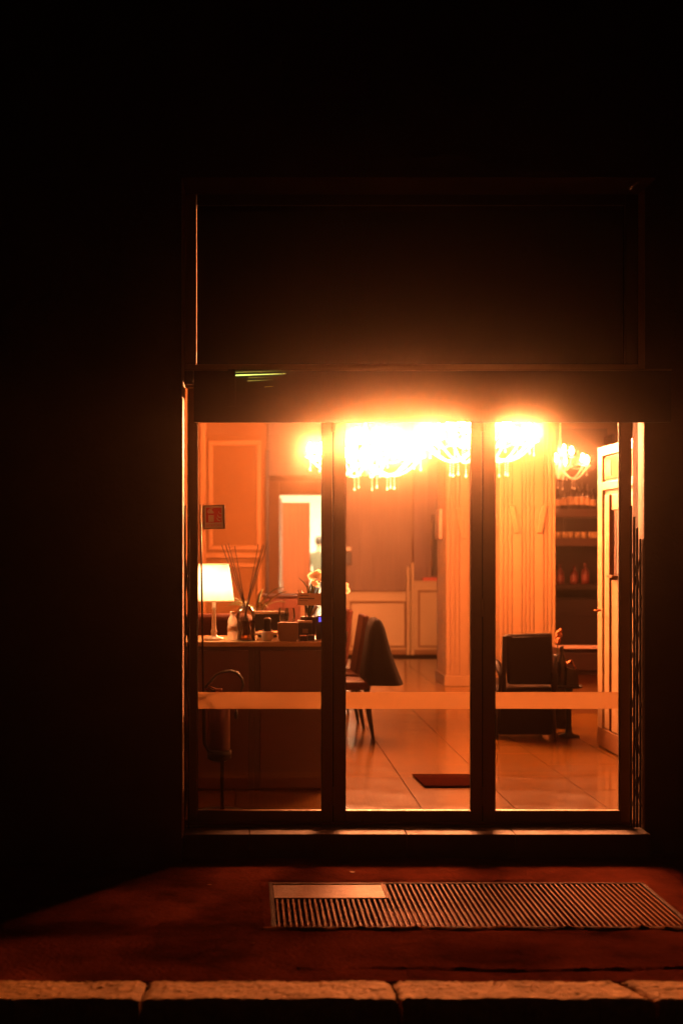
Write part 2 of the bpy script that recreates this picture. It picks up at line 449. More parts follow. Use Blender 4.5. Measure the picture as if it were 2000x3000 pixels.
# ================================================================== FACADE
bl = thing('shop_building', (.9, 0, PZ), 'dark plastered shop building around the lit glazed doors', 'building')
RX0, RX1, YF = -.338, 2.163, -.38
B(-14, RX0, YF, .10, PZ, 8.6).build('wall', plaster_dark, bl)
B(RX1, 14, -.152, .10, PZ, 8.6).build('wall', plaster_dark, bl)
B(RX0, RX1, YF, .10, 3.46, 8.6).build('wall', plaster_dark, bl)
B(RX0 + .002, RX1 - .002, -.055, .031, -.15, -.012).build('threshold', alu, bl)
jl = mat('lit_jamb_pale', (.40, .24, .11), .6, var=.2, scale=5)  # pale facing added so the lamp-lit reveals look brighter
B(RX0 + .0005, RX0 + .006, YF + .002, -.032, -.02, 3.455).build('lit_jamb_facing', jl, bl)
B(RX1 - .006, RX1 - .0005, -.150, -.032, -.02, 3.455).build('lit_jamb_facing', jl, bl)
# sill stones
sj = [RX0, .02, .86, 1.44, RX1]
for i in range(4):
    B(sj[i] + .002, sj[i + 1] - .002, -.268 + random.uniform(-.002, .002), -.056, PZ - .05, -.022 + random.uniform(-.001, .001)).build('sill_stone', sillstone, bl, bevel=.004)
B(RX0 + .004, RX1 - .004, -.062, -.030, -.0118, -.002).build('floor_track', steel, bl, bevel=.002)
# transom bar and tinted fanlight above the leaves
B(RX0, RX1, -.03, .05, 2.395, 2.52).build('transom_bar', alu, bl, bevel=.004)
fl = thing('fanlight', (.9, 0, 2.52), 'tall dark tinted fanlight above the fascia board', 'window')
B(RX0 + .001, -.272, -.025, .045, 2.521, 3.458).build('frame_stile', alu, fl, bevel=.004)
B(2.09, RX1 - .001, -.025, .045, 2.521, 3.458).build('frame_stile', fascia, fl, bevel=.004)
B(-.270, 2.088, -.025, .045, 3.40, 3.458).build('frame_rail', fascia, fl, bevel=.004)
B(-.2695, 2.095, .006, .012, 2.515, 3.405).build('pane', tinted, fl)

# three glazed leaves
edges = [X(548, DIST), X(975, DIST), X(1411, DIST), X(1847, DIST)]
panes = [(578, 943), (1010, 1378), (1447, 1812)]
labs = ['glazed aluminium door leaf in front of the reception counter and desk lamp',
        'glazed aluminium door leaf between two mullions, floor mat behind its glass',
        'glazed aluminium door leaf in front of the fluted column and dark armchair']
z0, z1 = .06, 2.32
for i in range(3):
    a, b = edges[i] + .003, edges[i + 1] - .003
    p0, p1 = X(panes[i][0], DIST), X(panes[i][1], DIST)
    t = thing('glazed_door_leaf', ((a + b) / 2, 0, -.006), labs[i], 'glass door', 'folding glass door leaves')
    B(a, p0, -.022, .028, -.006, 2.39).build('stile', alu, t, bevel=.004)
    B(p1, b, -.022, .028, -.006, 2.39).build('stile', alu, t, bevel=.004)
    B(p0, p1, -.020, .026, -.006, z0).build('bottom_rail', alu, t, bevel=.004)
    B(p0, p1, -.020, .026, z1, 2.39).build('top_rail', alu, t, bevel=.004)
    B(p0 - .008, p1 + .008, .000, .006, z0 - .01, z1 + .01).build('pane', glass, t)
    for (c, d, e, f_) in ((p0, p0 + .005, z0, z1), (p1 - .005, p1, z0, z1)):
        B(c, d, -.012, -.001, e, f_).build('gasket', gasket, t)
    B(p0 + .001, p1 - .001, .0065, .0080, H(2077, DIST), H(2028, DIST)).build('safety_band', frost, t)
    if i < 2:
        for zz in (.14, 1.18, 2.2):
            MB().tube([(b + .003, -.026, zz - .05), (b + .003, -.026, zz + .05)], .009).build('hinge', alu, t, smooth=True)
# long dark gap posts between leaves
for i, e in enumerate(edges[1:3]):
    B(e - .0028, e + .0028, -.012, .012, 0, 2.39).build('leaf_seal', gasket, bl)

# fascia board hung in front of the reveal head
ZF = 7.57
fb = thing('fascia_board', (.98, Y(ZF), 2.16), 'long dark metal fascia board hung across the head of the doorway', 'fascia')
B(X(568, ZF), X(1965, ZF), Y(ZF), Y(ZF) + .03, H(1237, ZF), H(1086, ZF)).build('board', fascia, fb, bevel=.002)
B(X(541, ZF), X(1966, ZF), Y(ZF) - .006, Y(ZF) + .036, H(1086, ZF), H(1081, ZF)).build('top_trim', mat('fascia_trim', (.25, .17, .10), .35, metal=.6), fb, bevel=.002)
B(X(541, ZF), X(567, ZF), Y(ZF) - .004, Y(ZF) + .06, H(1125, ZF), H(1087, ZF)).build('end_bracket', fascia, fb, bevel=.003)
B(X(1940, ZF), X(1962, ZF), Y(ZF) + .031, -.1525, H(1200, ZF), H(1110, ZF)).build('wall_bracket', fascia, fb)
B(X(600, ZF), X(640, ZF), Y(ZF) + .031, -.035, H(1180, ZF), H(1150, ZF)).build('stay', fascia, fb)
# greenish reflected light on slats, built as glowing tubes with an added housing
sg = thing('green_reflection', (X(760, ZF), Y(ZF), H(1100, ZF)), 'greenish reflected streaks at the end of the fascia board, built as glowing tubes', 'light')
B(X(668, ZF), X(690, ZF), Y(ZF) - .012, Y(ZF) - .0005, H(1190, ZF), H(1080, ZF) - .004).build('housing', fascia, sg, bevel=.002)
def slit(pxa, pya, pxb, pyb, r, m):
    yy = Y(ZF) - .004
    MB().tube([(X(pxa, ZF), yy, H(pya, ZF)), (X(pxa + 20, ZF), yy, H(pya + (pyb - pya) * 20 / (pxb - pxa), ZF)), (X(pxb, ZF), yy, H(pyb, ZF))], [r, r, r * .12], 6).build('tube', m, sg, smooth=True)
slit(686, 1100, 838, 1095, .0034, greenstreak)
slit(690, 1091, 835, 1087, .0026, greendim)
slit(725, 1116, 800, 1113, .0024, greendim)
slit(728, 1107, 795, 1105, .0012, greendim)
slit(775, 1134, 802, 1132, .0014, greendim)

# folded scissor gates in the reveals
def gate(xa, xb, y, label, n):
    t = thing('scissor_gate', ((xa + xb) / 2, y, -.02), label, 'gate', None)
    for i in range(n):
        x = xa + (xb - xa) * i / (n - 1)
        B(x - .005, x + .005, y - .010, y + .010, -.016, 1.74 - .06 * i).build('upright', black, t, bevel=.002)
    zz = .10; k = 0
    while zz < 1.42:
        hgt = .20 + .05 * (k % 3)
        for s in (0, 1):
            x0_, x1_ = (xa, xb) if (k + s) % 2 == 0 else (xb, xa)
            MB().tube([(x0_, y - .02 - s * .008, zz), (x1_, y - .02 - s * .008, zz + hgt)], .0045, 6).build('lattice_bar', gatem, t)
        MB().tube([((xa + xb) / 2, y - .034, zz + hgt / 2), ((xa + xb) / 2, y - .008, zz + hgt / 2)], .008, 8).build('rivet', gatem, t)
        zz += hgt + .045; k += 1
    return t
gate(2.100, 2.150, -.10, 'folded steel scissor gate against the jamb beside the fluted column leaf', 4)
gate(-.329, -.310, -.14, 'folded steel scissor gate against the jamb beside the extinguisher sign', 2)

# ------------------------------------------------------------------ grating
gr = thing('pavement_grating', ((GX0 + GX1) / 2, (GY0 + GY1) / 2, PZ), 'rectangular steel bar grating set into the pavement outside the door', 'grating')
fz = PZ + .002
for a, b, c, d in ((GX0 - .012, GX1 + .012, GY0 - .012, GY0 + .008), (GX0 - .012, GX1 + .012, GY1 - .008, GY1 + .012), (GX0 - .012, GX0 + .008, GY0 + .008, GY1 - .008), (GX1 - .008, GX1 + .012, GY0 + .008, GY1 - .008)):
    B(a, b, c, d, PZ - .06, fz).build('frame', mat('rusty_iron', (.09, .03, .015), .8, var=.5, scale=20, bump=.6, bscale=60, spec=.1), gr, bevel=.002)
PLX1, PLY0 = X(1130, 7.0), Y(6.86)
bl_full = B(-.0045, .0045, GY0 + .009, GY1 - .009, PZ - .020, PZ - .001).mesh('bar', steel)
bl_short = B(-.0045, .0045, GY0 + .009, PLY0 - .003, PZ - .020, PZ - .001).mesh('bar', steel)
x = GX0 + .022; pitch = .0255
grl = gr.location
while x < GX1 - .012:
    me = bl_short if x < PLX1 + .006 else bl_full
    o = share('bar', me, gr, (x - grl.x, -grl.y, -grl.z + random.uniform(-.0008, .0008)))
    x += pitch
for yy in (GY0 + .16, GY0 + .36, GY0 + .62):
    a = GX0 + .008 if yy < PLY0 else PLX1 + .006
    MB().tube([(a, yy, PZ - .018), (GX1 - .008, yy, PZ - .018)], .003, 6).build('cross_rod', steel, gr)
cp = B(GX0 + .009, PLX1, PLY0, GY1 - .009, PZ - .02, PZ - .002).build('cover_plate', mat('plate_steel', (.20, .062, .009), .5, spec=.06, var=.25, scale=18, bump=.4, bscale=70), gr, bevel=.002)
for a, b, c, d in ((GX0 + .01, PLX1, PLY0, PLY0 + .008), (GX0 + .01, PLX1, GY1 - .018, GY1 - .010), (PLX1 - .010, PLX1, PLY0 + .008, GY1 - .018)):
    B(a, b, c, d, PZ - .0018, PZ + .003).build('rim', steel, cp)
# litter on the pavement
for k, (px, py, s, lb) in enumerate(((1031, 2558, .016, 'pale scrap of paper lying between step and cover plate'), (612, 2595, .012, 'small dry leaf on dark pavement beside the grating'), (740, 2766, .012, 'small dry leaf on the pavement between kerb and grating corner'), (1440, 2842, .012, 'tiny dry leaf near the kerb joint'))):
    Z = (EYE - PZ) * F / (py - 1610); m = MB()
    n = 7; vs = [(X(px, Z) + s * math.cos(2 * math.pi * q / n) * random.uniform(.6, 1.3), Y(Z) + .7 * s * math.sin(2 * math.pi * q / n) * random.uniform(.6, 1.2), PZ + .003 + random.uniform(0, .006)) for q in range(n)]
    vs += [(a, b, c + .0012) for a, b, c in vs]
    m.add(vs, [tuple(range(n)), tuple(range(2 * n - 1, n - 1, -1))] + [(i, (i + 1) % n, (i + 1) % n + n, i + n) for i in range(n)])
    tag(m.build('litter_scrap' if k == 0 else 'dry_leaf', paper if k == 0 else mat('dry_leaf', (.35, .2, .1), .8)), lb, 'litter')

# ================================================================== CHANDELIERS
def chandelier(c, n_out, r_out, label, n_in=4, k=1.0, bm=None, phase=.2, sc=1.0):
    bm = bm or bulb_m
    t = thing('chandelier', c, label, 'chandelier', 'crystal chandeliers')
    cx, cy, cz = c
    top = cz + (3.62 - cz) / sc; r_out /= sc
    MB().lathe([(.012, -.10), (.03, -.08), (.045, -.03), (.025, .02), (.035, .08), (.018, .14), (.03, .22), (.012, .30), (.009, .34)], c, 12).build('stem', goldtube, t, smooth=True)
    MB().tube([(cx, cy, cz + .32), (cx, cy, top - .03)], .006, 6).build('chain', goldtube, t)
    MB().lathe([(.07, top - .03 - cz), (.06, top - .002 - cz)], c, 14).build('ceiling_rose', goldtube, t)
    prof_b = [(.004, 0), (.016, .012), (.021, .030), (.017, .054), (.007, .076), (.001, .086)]
    for ring, (n, r, dz) in enumerate(((n_out, r_out, 0), (n_in, r_out * .55, .10))):
        for i in range(n):
            a = phase + ring * .4 + 2 * math.pi * i / n; ca, sa = math.cos(a), math.sin(a)
            def P(rr, z): return (cx + ca * rr, cy + sa * rr, cz + dz + z)
            pts = [P(.02, .02)]
            for q in range(1, 11):
                u = q / 10; pts.append(P(.02 + (r - .02) * u, .02 - .125 * math.sin(math.pi * min(1, u * .95)) + .035 * u * u))
            MB().tube(pts, .0085 * k, 8).build('arm', crystal if ring == 0 else goldtube, t, smooth=True)
            e = pts[-1]
            cup = MB().lathe([(.006, 0), (.034, .010), (.040, .020), (.012, .016), (.010, .022), (.010, .040)], e, 12).build('cup', crystal, t, smooth=True)
            MB().lathe(prof_b, (e[0], e[1], e[2] + .041), 10).build('bulb', bm, t, smooth=True)
            # pendant chain from the arm's lowest point, and one under the cup
            for (base, ln) in ((pts[5], .10), (e, .08)):
                d = MB(); z = 0
                for q in range(5):
                    z -= ln / 6; d.ball((base[0], base[1], base[2] + z), .0044 * k, n=6, m=4)
                d.lathe([(.001, -.030), (.0092 * k, -.020), (.006 * k, -.008), (.001, 0)], (base[0], base[1], base[2] + z - .002), 6)
                d.build('crystal_drop', crystal, t, smooth=False)
        # swags of beads between the cups
        for i in range(n):
            if ring: break
            a0 = phase + 2 * math.pi * i / n; a1 = phase + 2 * math.pi * (i + 1) / n
            d = MB()
            for q in range(1, 12):
                u = q / 12; a = a0 + (a1 - a0) * u
                rr = r * .97; d.ball((cx + math.cos(a) * rr, cy + math.sin(a) * rr, cz + .075 - .05 * math.sin(math.pi * u)), .0065, n=5, m=4)
            d.build('bead_swag', crystal, t)
    t.scale = (sc, sc, sc)
    return t
ZA, ZBc, ZD = 12.9, 12.3, 15.7
chandelier((X(1070, ZA), Y(ZA), 2.265), 10, .49, 'large crystal chandelier above the row of dining chairs', n_in=8, sc=1.12, phase=.0)
chandelier((X(1402, ZBc), Y(ZBc), 2.36), 10, .465, 'large crystal chandelier hanging right before the fluted columns', phase=.0, n_in=8, sc=1.15)
chandelier((X(1640, ZD), Y(ZD), 2.36), 6, .30, 'smaller crystal chandelier beside the bar shelves with bottles', n_in=3, phase=.15, bm=emitmat('dim_bulb', WARM, BULB * .13))

# ================================================================== COUNTER AND WHAT STANDS ON IT
ZC = 9.055; YC = Y(ZC); CH = .925
cx0, cx1 = -1.55, X(972, ZC)
rc = thing('reception_counter', (-.4, YC, 0), 'brown veneered reception counter with pale stone top', 'counter')
B(cx0, cx1 - .01, YC + .03, YC + .62, .002, CH - .03).build('carcass', counterm, rc)
B(cx0, cx1 + .01, YC - .02, YC + .66, CH - .03, CH).build('top', countertop, rc, bevel=.004)
for (a, b) in ((cx0, -.62), (-.612, X(728, ZC)), (X(762, ZC), cx1 - .008)):
    B(a, b, YC, YC + .029, .008, CH - .055).build('front_panel', counterm, rc, bevel=.003)
B(X(729, ZC), X(744, ZC), YC + .006, YC + .029, .003, CH - .032).build('joint_strip', counterdk, rc, bevel=.002)
B(X(745, ZC), X(761, ZC), YC + .010, YC + .029, .003, CH - .032).build('joint_strip', counterdk, rc, bevel=.002)
CT = CH
def on(px, Z): return X(px, Z), Y(Z)
# lamp
ZL = 9.22; lx, ly = on(627, ZL)
tl = thing('table_lamp', (lx, ly, CT), 'lit table lamp with pale tapered shade on the counter', 'lamp')
MB().lathe([(.064, .0), (.064, .008), (.058, .016), (.030, .022), (.020, .03), (.0165, .045), (.022, .055), (.017, .065), (.0145, .08), (.0115, .19), (.016, .200), (.012, .21), (.011, .262), (.004, .30), (.004, .33)], (lx, ly, CT), 24).build('stem', lightp, tl, smooth=True)
sh = MB(); s0, s1 = CT + .247, CT + .485
sh.lathe([(.128, s0), (.128, s0 + .004), (.0965, s1 - .004), (.0965, s1)], (lx, ly, 0), 40, cap=False)
sh.build('shade', shade_m, tl, smooth=True)
for (rr, zz) in ((.1285, s0 + .003), (.097, s1 - .003)):
    MB().lathe([(rr + .001, zz - .004), (rr + .001, zz + .004)], (lx, ly, 0), 40, cap=False).build('shade_trim', shade_m, tl, smooth=True)
MB().ball((lx, ly, CT + .36), .028, n=10, m=8).build('bulb', lampbulb, tl, smooth=True)
# water bottle
wx, wy = on(681, 9.18); wbt = thing('water_bottle', (wx, wy, CT), 'small clear plastic water bottle with white cap on the counter', 'bottle')
MB().lathe([(.028, .002), (.031, .006), (.031, .05), (.028, .056), (.031, .062), (.031, .085), (.027, .10), (.030, .115), (.026, .135), (.013, .158), (.012, .166)], (wx, wy, CT), 20).build('body', water, wbt, smooth=True)
MB().lathe([(.029, .060), (.0312, .062), (.0312, .088), (.029, .09)], (wx, wy, CT), 20, cap=False).build('paper_sleeve', paper, wbt, smooth=True)
MB().lathe([(.0145, .164), (.0145, .180), (.013, .182)], (wx, wy, CT), 14).build('cap', lightp, wbt, smooth=False)
# reed diffuser
qx, qy = on(720, 9.24); rd = thing('reed_diffuser', (qx, qy, CT), 'big glass reed diffuser bottle with dark sticks and amber liquid', 'diffuser')
MB().lathe([(.056, .002), (.060, .008), (.061, .15), (.058, .175), (.045, .20), (.022, .218), (.018, .23), (.018, .248), (.023, .254)], (qx, qy, CT), 28, cap=False).build('bottle', clearg, rd, smooth=True)
MB().lathe([(.054, .006), (.057, .010), (.0575, .118), (.056, .120)], (qx, qy, CT), 28).build('liquid', liquid, rd, smooth=True)
tips = [(650, 1597), (661, 1594), (669, 1591), (688, 1600), (757, 1594), (770, 1595), (774, 1597), (782, 1597)]
for i, (px, py) in enumerate(tips):
    ex, ez = X(px, 9.24), H(py, 9.24)
    d = (ex - qx)
    MB().tube([(qx - d * .28 + random.uniform(-.01, .01), qy + random.uniform(-.02, .02), CT + .008), (qx + d * .12 + random.uniform(-.004, .004), qy + random.uniform(-.008, .008), CT + .245), (ex, qy + random.uniform(-.06, .06), ez)], .0032, 6).build('reed', reed, rd)
# monitor lying low at the back of the counter
ZM = 9.5
mo = thing('till_monitor', (X(795, ZM), Y(ZM), CT), 'low black till screen with pale top edge behind the diffuser', 'monitor')
B(X(742, ZM), X(845, ZM), Y(ZM), Y(ZM) + .03, H(1848, ZM), H(1799, ZM)).build('screen_back', blackp, mo, bevel=.006)
B(X(744, ZM), X(843, ZM), Y(ZM) - .012, Y(ZM) + .05, H(1799, ZM) + .0005, H(1793, ZM) + .006).build('top_edge', lightp, mo, bevel=.004)
B(X(748, ZM), X(818, ZM), Y(ZM) - .03, Y(ZM) + .05, CT + .018, CT + .034).build('base', lightp, mo, bevel=.004)
B(X(780, ZM), X(800, ZM), Y(ZM) + .005, Y(ZM) + .025, CT + .034, H(1848, ZM) + .004).build('neck', blackp, mo)
B(X(755, ZM), X(812, ZM), Y(ZM) - .02, Y(ZM) + .04, CT + .0005, CT + .018).build('foot', blackp, mo)
# dark pepper-mill shaped scanner in a pale eared holder
sx_, sy_ = on(783, 9.13); ph = thing('scanner_holder', (sx_, sy_, CT), 'black hand scanner standing in a pale holder with two ears', 'scanner')
MB().lathe([(.024, .0), (.030, .006), (.037, .025), (.038, .048), (.034, .060), (.020, .062)], (sx_, sy_, CT), 20).build('holder', lightp, ph, smooth=True)
for s in (-1, 1):
    MB().lathe([(.008, .052), (.008, .062), (.002, .074)], (sx_ + s * .026, sy_, CT), 8).build('ear', lightp, ph, smooth=True)
MB().lathe([(.020, .060), (.023, .08), (.020, .105), (.024, .122), (.024, .138), (.014, .146)], (sx_, sy_, CT), 16).build('scanner', blackp, ph, smooth=True)
MB().lathe([(.0215, .1385), (.0215, .1405), (.012, .1475)], (sx_, sy_, CT), 16).build('scanner_lens_ring', lightp, ph, smooth=True)
# grey box with cut corners
ZG = 9.12; gx0, gx1, gzt = X(814, ZG), X(874, ZG), H(1824, ZG)
gb = MB(); cc = .012
gb.prism([(gx0 + cc, CT), (gx1 - cc, CT), (gx1, CT + cc * 1.5), (gx1, gzt - .004), (gx1 - cc, gzt), (gx0 + cc, gzt), (gx0, gzt - .006), (gx0, CT + .02)], Y(ZG), Y(ZG) + .09)
tag(gb.build('card_box', greybox, bevel=.003), 'squat grey card box with rounded corners beside the till', 'box')
# receipt printer
ZR = 9.3
pr = thing('receipt_printer', (X(895, ZR), Y(ZR), CT), 'black receipt printer with a pale lid beside the grey box', 'printer')
B(X(874, ZR), X(914, ZR), Y(ZR), Y(ZR) + .15, CT + .0005, H(1825, ZR)).build('body', blackp, pr, bevel=.005)
B(X(873, ZR), X(915, ZR), Y(ZR) - .006, Y(ZR) + .15, H(1825, ZR) + .0005, H(1819, ZR)).build('lid', lightp, pr, bevel=.002)
B(X(886, ZR), X(902, ZR), Y(ZR) - .003, Y(ZR) - .0004, H(1855, ZR), H(1842, ZR)).build('badge', greybox, pr)
# card terminal with blue screen
ZT = 9.25
ct = thing('card_terminal', (X(938, ZT), Y(ZT), CT), 'dark card terminal with a glowing blue screen', 'terminal')
B(X(925, ZT), X(962, ZT), Y(ZT), Y(ZT) + .06, CT + .0005, H(1806, ZT)).build('body', blackp, ct, bevel=.006)
B(X(930, ZT), X(960, ZT), Y(ZT) - .008, Y(ZT) + .05, H(1806, ZT) + .0005, H(1803, ZT)).build('top_edge', lightp, ct)
B(X(933, ZT), X(944, ZT), Y(ZT) - .0025, Y(ZT) - .0004, H(1822, ZT), H(1808, ZT)).build('screen', bluescreen, ct)
# card stacks
for k, (a, b, zt_, Z, lb, mm) in enumerate(((878, 900, 1862, 9.12, 'low stack of visiting cards before the receipt printer', darkwood), (902, 922, 1861, 9.16, 'thin pile of black leaflets before the card terminal', blackp))):
    t = thing('card_stack', (X((a + b) / 2, Z), Y(Z), CT), lb, 'cards')
    B(X(a, Z), X(b, Z), Y(Z), Y(Z) + .07, CT + .0005, H(zt_, Z) - .004).build('holder', mm, t, bevel=.003)
    B(X(a + 1, Z), X(b - 1, Z), Y(Z) + .004, Y(Z) + .066, H(zt_, Z) - .0038, H(zt_, Z)).build('top_card', napkin if k == 0 else greybox, t)
tr = thing('glass_tray', (X(718, 9.12), Y(9.12), CT), 'flat clear glass dish at the foot of the diffuser', 'dish')
MB().lathe([(.045, .0006), (.062, .004), (.066, .010), (.062, .010), (.044, .004)], (X(722, 9.11), Y(9.11), CT), 24).build('dish', clearg, tr, smooth=True)
# notice card on a stand
ZN = 9.3; yn = Y(ZN)
nc = thing('notice_card', (X(908, ZN), yn, CT), 'pale printed notice card on a thin stand before the orchid', 'notice')
cb = B(X(871, ZN), X(962, ZN), yn, yn + .003, H(1774, ZN), H(1738, ZN)).build('card', paper, nc)
def printed(px0, px1, py, h, seed):
    rnd = random.Random(seed); p = px0; m = MB()
    while p < px1:
        w = rnd.uniform(1.0, 2.6)
        m.box(X(p, ZN), X(min(p + w, px1), ZN), yn - .0010, yn - .0002, H(py + h * rnd.uniform(.7, 1), ZN), H(py, ZN)); p += w + rnd.uniform(.5, .9)
    o = m.build('print_line', ink, cb); o['kind'] = 'stuff'
printed(878, 904, 1743.5, 3.2, 1); printed(876, 921, 1751.5, 4.6, 2); printed(876, 901, 1759, 2.0, 3)
B(X(894, ZN) - .004, X(894, ZN) + .004, yn + .004, yn + .010, CT + .002, H(1760, ZN)).build('stand_rod', blackp, nc)
B(X(884, ZN), X(904, ZN), yn - .012, yn + .03, CT, CT + .003).build('stand_foot', blackp, nc)
nc.rotation_euler = (0, 0, R(-14))
# brochure holder, tilted
bhx = X(905, 9.45)
bh = thing('brochure', (bhx, Y(9.45), CT), 'tilted glossy brochure leaning in a rack under the notice card', 'brochure')
m = MB(); p0 = (X(898, 9.45), H(1814, 9.45)); p1 = (X(922, 9.45), H(1776, 9.45))
m.prism([p0, (p0[0] + .018, p0[1] - .004), (p1[0] + .028, p1[1]), p1], Y(9.45), Y(9.45) + .012); m.build('cover', greybox, bh)
m = MB(); m.prism([(p0[0] + .024, p0[1] - .006), (p0[0] + .030, p0[1] - .006), (p1[0] + .040, p1[1]), (p1[0] + .034, p1[1])], Y(9.45), Y(9.45) + .012); m.build('page_edge', lightp, bh)
B(p0[0] - .01, p0[0] + .05, Y(9.45) - .01, Y(9.45) + .03, CT, p0[1]).build('rack', blackp, bh)
# orchid
ZO = 9.42; ox, oy = on(905, ZO)
oc = thing('orchid', (ox, oy, CT), 'cream orchid in a dark pot behind the notice card', 'plant')
MB().lathe([(.035, .0), (.045, .03), (.055, .13), (.055, .14), (.05, .14)], (ox, oy, CT), 18).build('pot', darkwood, oc, smooth=True)
def leaf(pa, pb, w, droop, name, mtl, parent, nseg=6):
    a, b = Vector(pa), Vector(pb); m = MB(); vs = []; d = (b - a)
    side = d.cross(Vector((0, 0, 1))); side = side.normalized() if side.length > 1e-5 else Vector((1, 0, 0))
    side = (side + Vector((0, 0, .35))).normalized()
    for i in range(nseg + 1):
        u = i / nseg; p = a + d * u + Vector((0, 0, droop * 4 * u * (1 - u)))
        ww = w * math.sin(math.pi * min(.98, .12 + .86 * u)) ** .7
        vs += [p - side * ww, p + Vector((0, 0, -.004)), p + side * ww]
    fs = []
    for i in range(nseg):
        for k in (0, 1): fs.append((i * 3 + k, i * 3 + k + 1, i * 3 + k + 4, i * 3 + k + 3))
    o = m.add(vs, fs).build(name, mtl, parent, smooth=True)
    s = o.modifiers.new('thick', 'SOLIDIFY'); s.thickness = .002
    return o
P3 = lambda px, py, dy=0, Z=ZO: (X(px, Z), Y(Z) + dy, H(py, Z))
potz = CT + .14
for (px, py, dy, w) in ((872, 1727, -.02, .018), (882, 1728, .04, .018), (925, 1712, .02, .02), (935, 1722, -.03, .02), (918, 1708, .05, .015), (945, 1732, .02, .02)):
    leaf((ox, oy, potz - .01), P3(px, py, dy), w, .02, 'leaf', leafm, oc)
stems = [[(903, 1745), (900, 1722), (890, 1706), (875, 1693)], [(904, 1745), (906, 1722), (915, 1704), (930, 1697), (948, 1694)], [(903, 1745), (901, 1720), (900, 1708)], [(905, 1745), (908, 1722), (916, 1708), (924, 1702)]]
for st in stems:
    MB().tube([P3(a, b) for a, b in st], [.004] * (len(st) - 1) + [.0015], 6).build('stem', leafm, oc, smooth=True)
def flower(px, py, s, yaw, dy=0):
    c = Vector(P3(px, py, dy)); f = None; root = None
    for k in range(5):
        a = R(90) + k * 2 * math.pi / 5 + yaw
        d = Vector((math.cos(a), -.25, math.sin(a))).normalized()
        pd = Vector((-math.sin(a), 0, math.cos(a)))
        m = MB(); vs = []
        for i, (u, w) in enumerate(((.0, .12), (.35, .42), (.7, .48), (1, .1))):
            p = c + d * s * u + Vector((0, .12 * s * u * u, 0))
            vs += [p - pd * s * w, p + Vector((0, -.04 * s, 0)), p + pd * s * w]
        fs = []
        for i in range(3):
            for q in (0, 1): fs.append((i * 3 + q, i * 3 + q + 1, i * 3 + q + 4, i * 3 + q + 3))
        o = m.add(vs, fs).build('flower' if root is None else 'petal', petal, oc if root is None else root, smooth=True)
        if root is None: root = o
for px, py, s, yw, dy in ((911, 1688, .026, .1, 0), (921, 1685, .028, .5, -.01), (932, 1680, .030, 0, .01), (940, 1694, .026, .9, -.02), (921, 1706, .026, .3, -.01), (928, 1712, .022, 1.2, .01), (936, 1687, .026, .6, .02)):
    flower(px, py, s, yw, dy)
# orchid sprig that shows on the other side of the mullion
ox2, oy2 = on(1008, ZO)
oc2 = thing('orchid', (ox2, oy2, CT), 'cream orchid spray peeping past the mullion above the dining chairs', 'plant')
oc_keep = oc; oc = oc2
cxw = X(965, ZO)
MB().lathe([(.035, .0), (.045, .03), (.05, .12), (.05, .13), (.045, .13)], (cxw, oy2, CT), 16).build('pot', darkwood, oc2, smooth=True)
MB().tube([(cxw, oy2, CT + .12), P3(975, 1730), P3(995, 1715), P3(1012, 1722)], .003, 6).build('stem', leafm, oc2, smooth=True)
flower(1013, 1715, .022, .2); flower(1016, 1730, .024, .8)
# wine glasses
for (px, lb) in ((831, 'upright wine glass standing behind the grey box'), (849, 'wine glass behind the grey box, beside the receipt printer')):
    gx, gy = on(px, 9.44); wg = thing('wine_glass', (gx, gy, CT), lb, 'glass', 'wine glasses')
    MB().lathe([(.032, .001), (.030, .003), (.004, .008), (.0035, .08), (.010, .09), (.032, .115), (.037, .145), (.031, .195)], (gx, gy, CT), 18, cap=False).build('bowl', clearg, wg, smooth=True)

# ------------------------------------------------------------------ extinguisher stand and extinguisher
ZS = 8.27; YS = Y(ZS)
st = thing('extinguisher_stand', (X(652, ZS), YS, 0), 'dark metal extinguisher stand with a pole and square fire sign', 'stand')
MB().lathe([(.13, .001), (.13, .008), (.12, .012), (.02, .014)], (X(651, ZS), YS + .02, 0), 28).build('base', black, st, smooth=False)
B(X(645.5, ZS), X(657, ZS), YS, YS + .02, .012, H(2190, ZS)).build('post', black, st, bevel=.003)
px_ = lambda a, b, dy=0: (X(a, ZS), YS + dy, H(b, ZS))
MB().tube([px_(645, 2203, -.002), px_(613, 2202), px_(600, 2180), px_(598, 2165), px_(597, 2040), px_(596, 2030)], .0105, 8).build('cradle_arm', black, st, smooth=True)
MB().tube([px_(596, 2032), px_(591, 1700), px_(587, 1478)], [.006, .0055, .005], 8).build('sign_pole', black, st, smooth=True)
MB().lathe([(.036, H(2235, ZS)), (.070, H(2225, ZS)), (.072, H(2200, ZS)), (.068, H(2200, ZS)), (.066, H(2220, ZS)), (.03, H(2226, ZS))], (X(642, ZS), YS + .055, 0), 24).build('cradle_cup', black, st, smooth=True)
ang = R(-7)
sf = MB().box(0, .131, -.005, .005, 0, .138)
def place_sign(o): pass
sx0, sz0 = X(593.5, ZS), H(1551, ZS)
sfo = sf.build('sign_plate', signframe, st, bevel=.004)
sw = MB().box(.014, .118, -.0068, -.0052, .006, .132).build('sign_face', signw, st)
rdm = MB().box(.022, .110, -.0078, -.0069, .038, .122).build('red_panel', redp, st)
ext = MB()
def poly(m, pts, y0=-.0088, y1=-.0079): m.prism(pts, y0, y1); return m
poly(ext, [(.035, .042), (.066, .042), (.066, .080), (.035, .080)]); poly(ext, [(.035, .090), (.066, .090), (.066, .098), (.058, .106), (.056, .112), (.047, .112), (.043, .106), (.035, .098)])
poly(ext, [(.028, .096), (.032, .094), (.038, .106), (.048, .114), (.062, .116), (.062, .119), (.046, .118), (.034, .109)])
exo = ext.build('extinguisher_pictogram', signw, st)
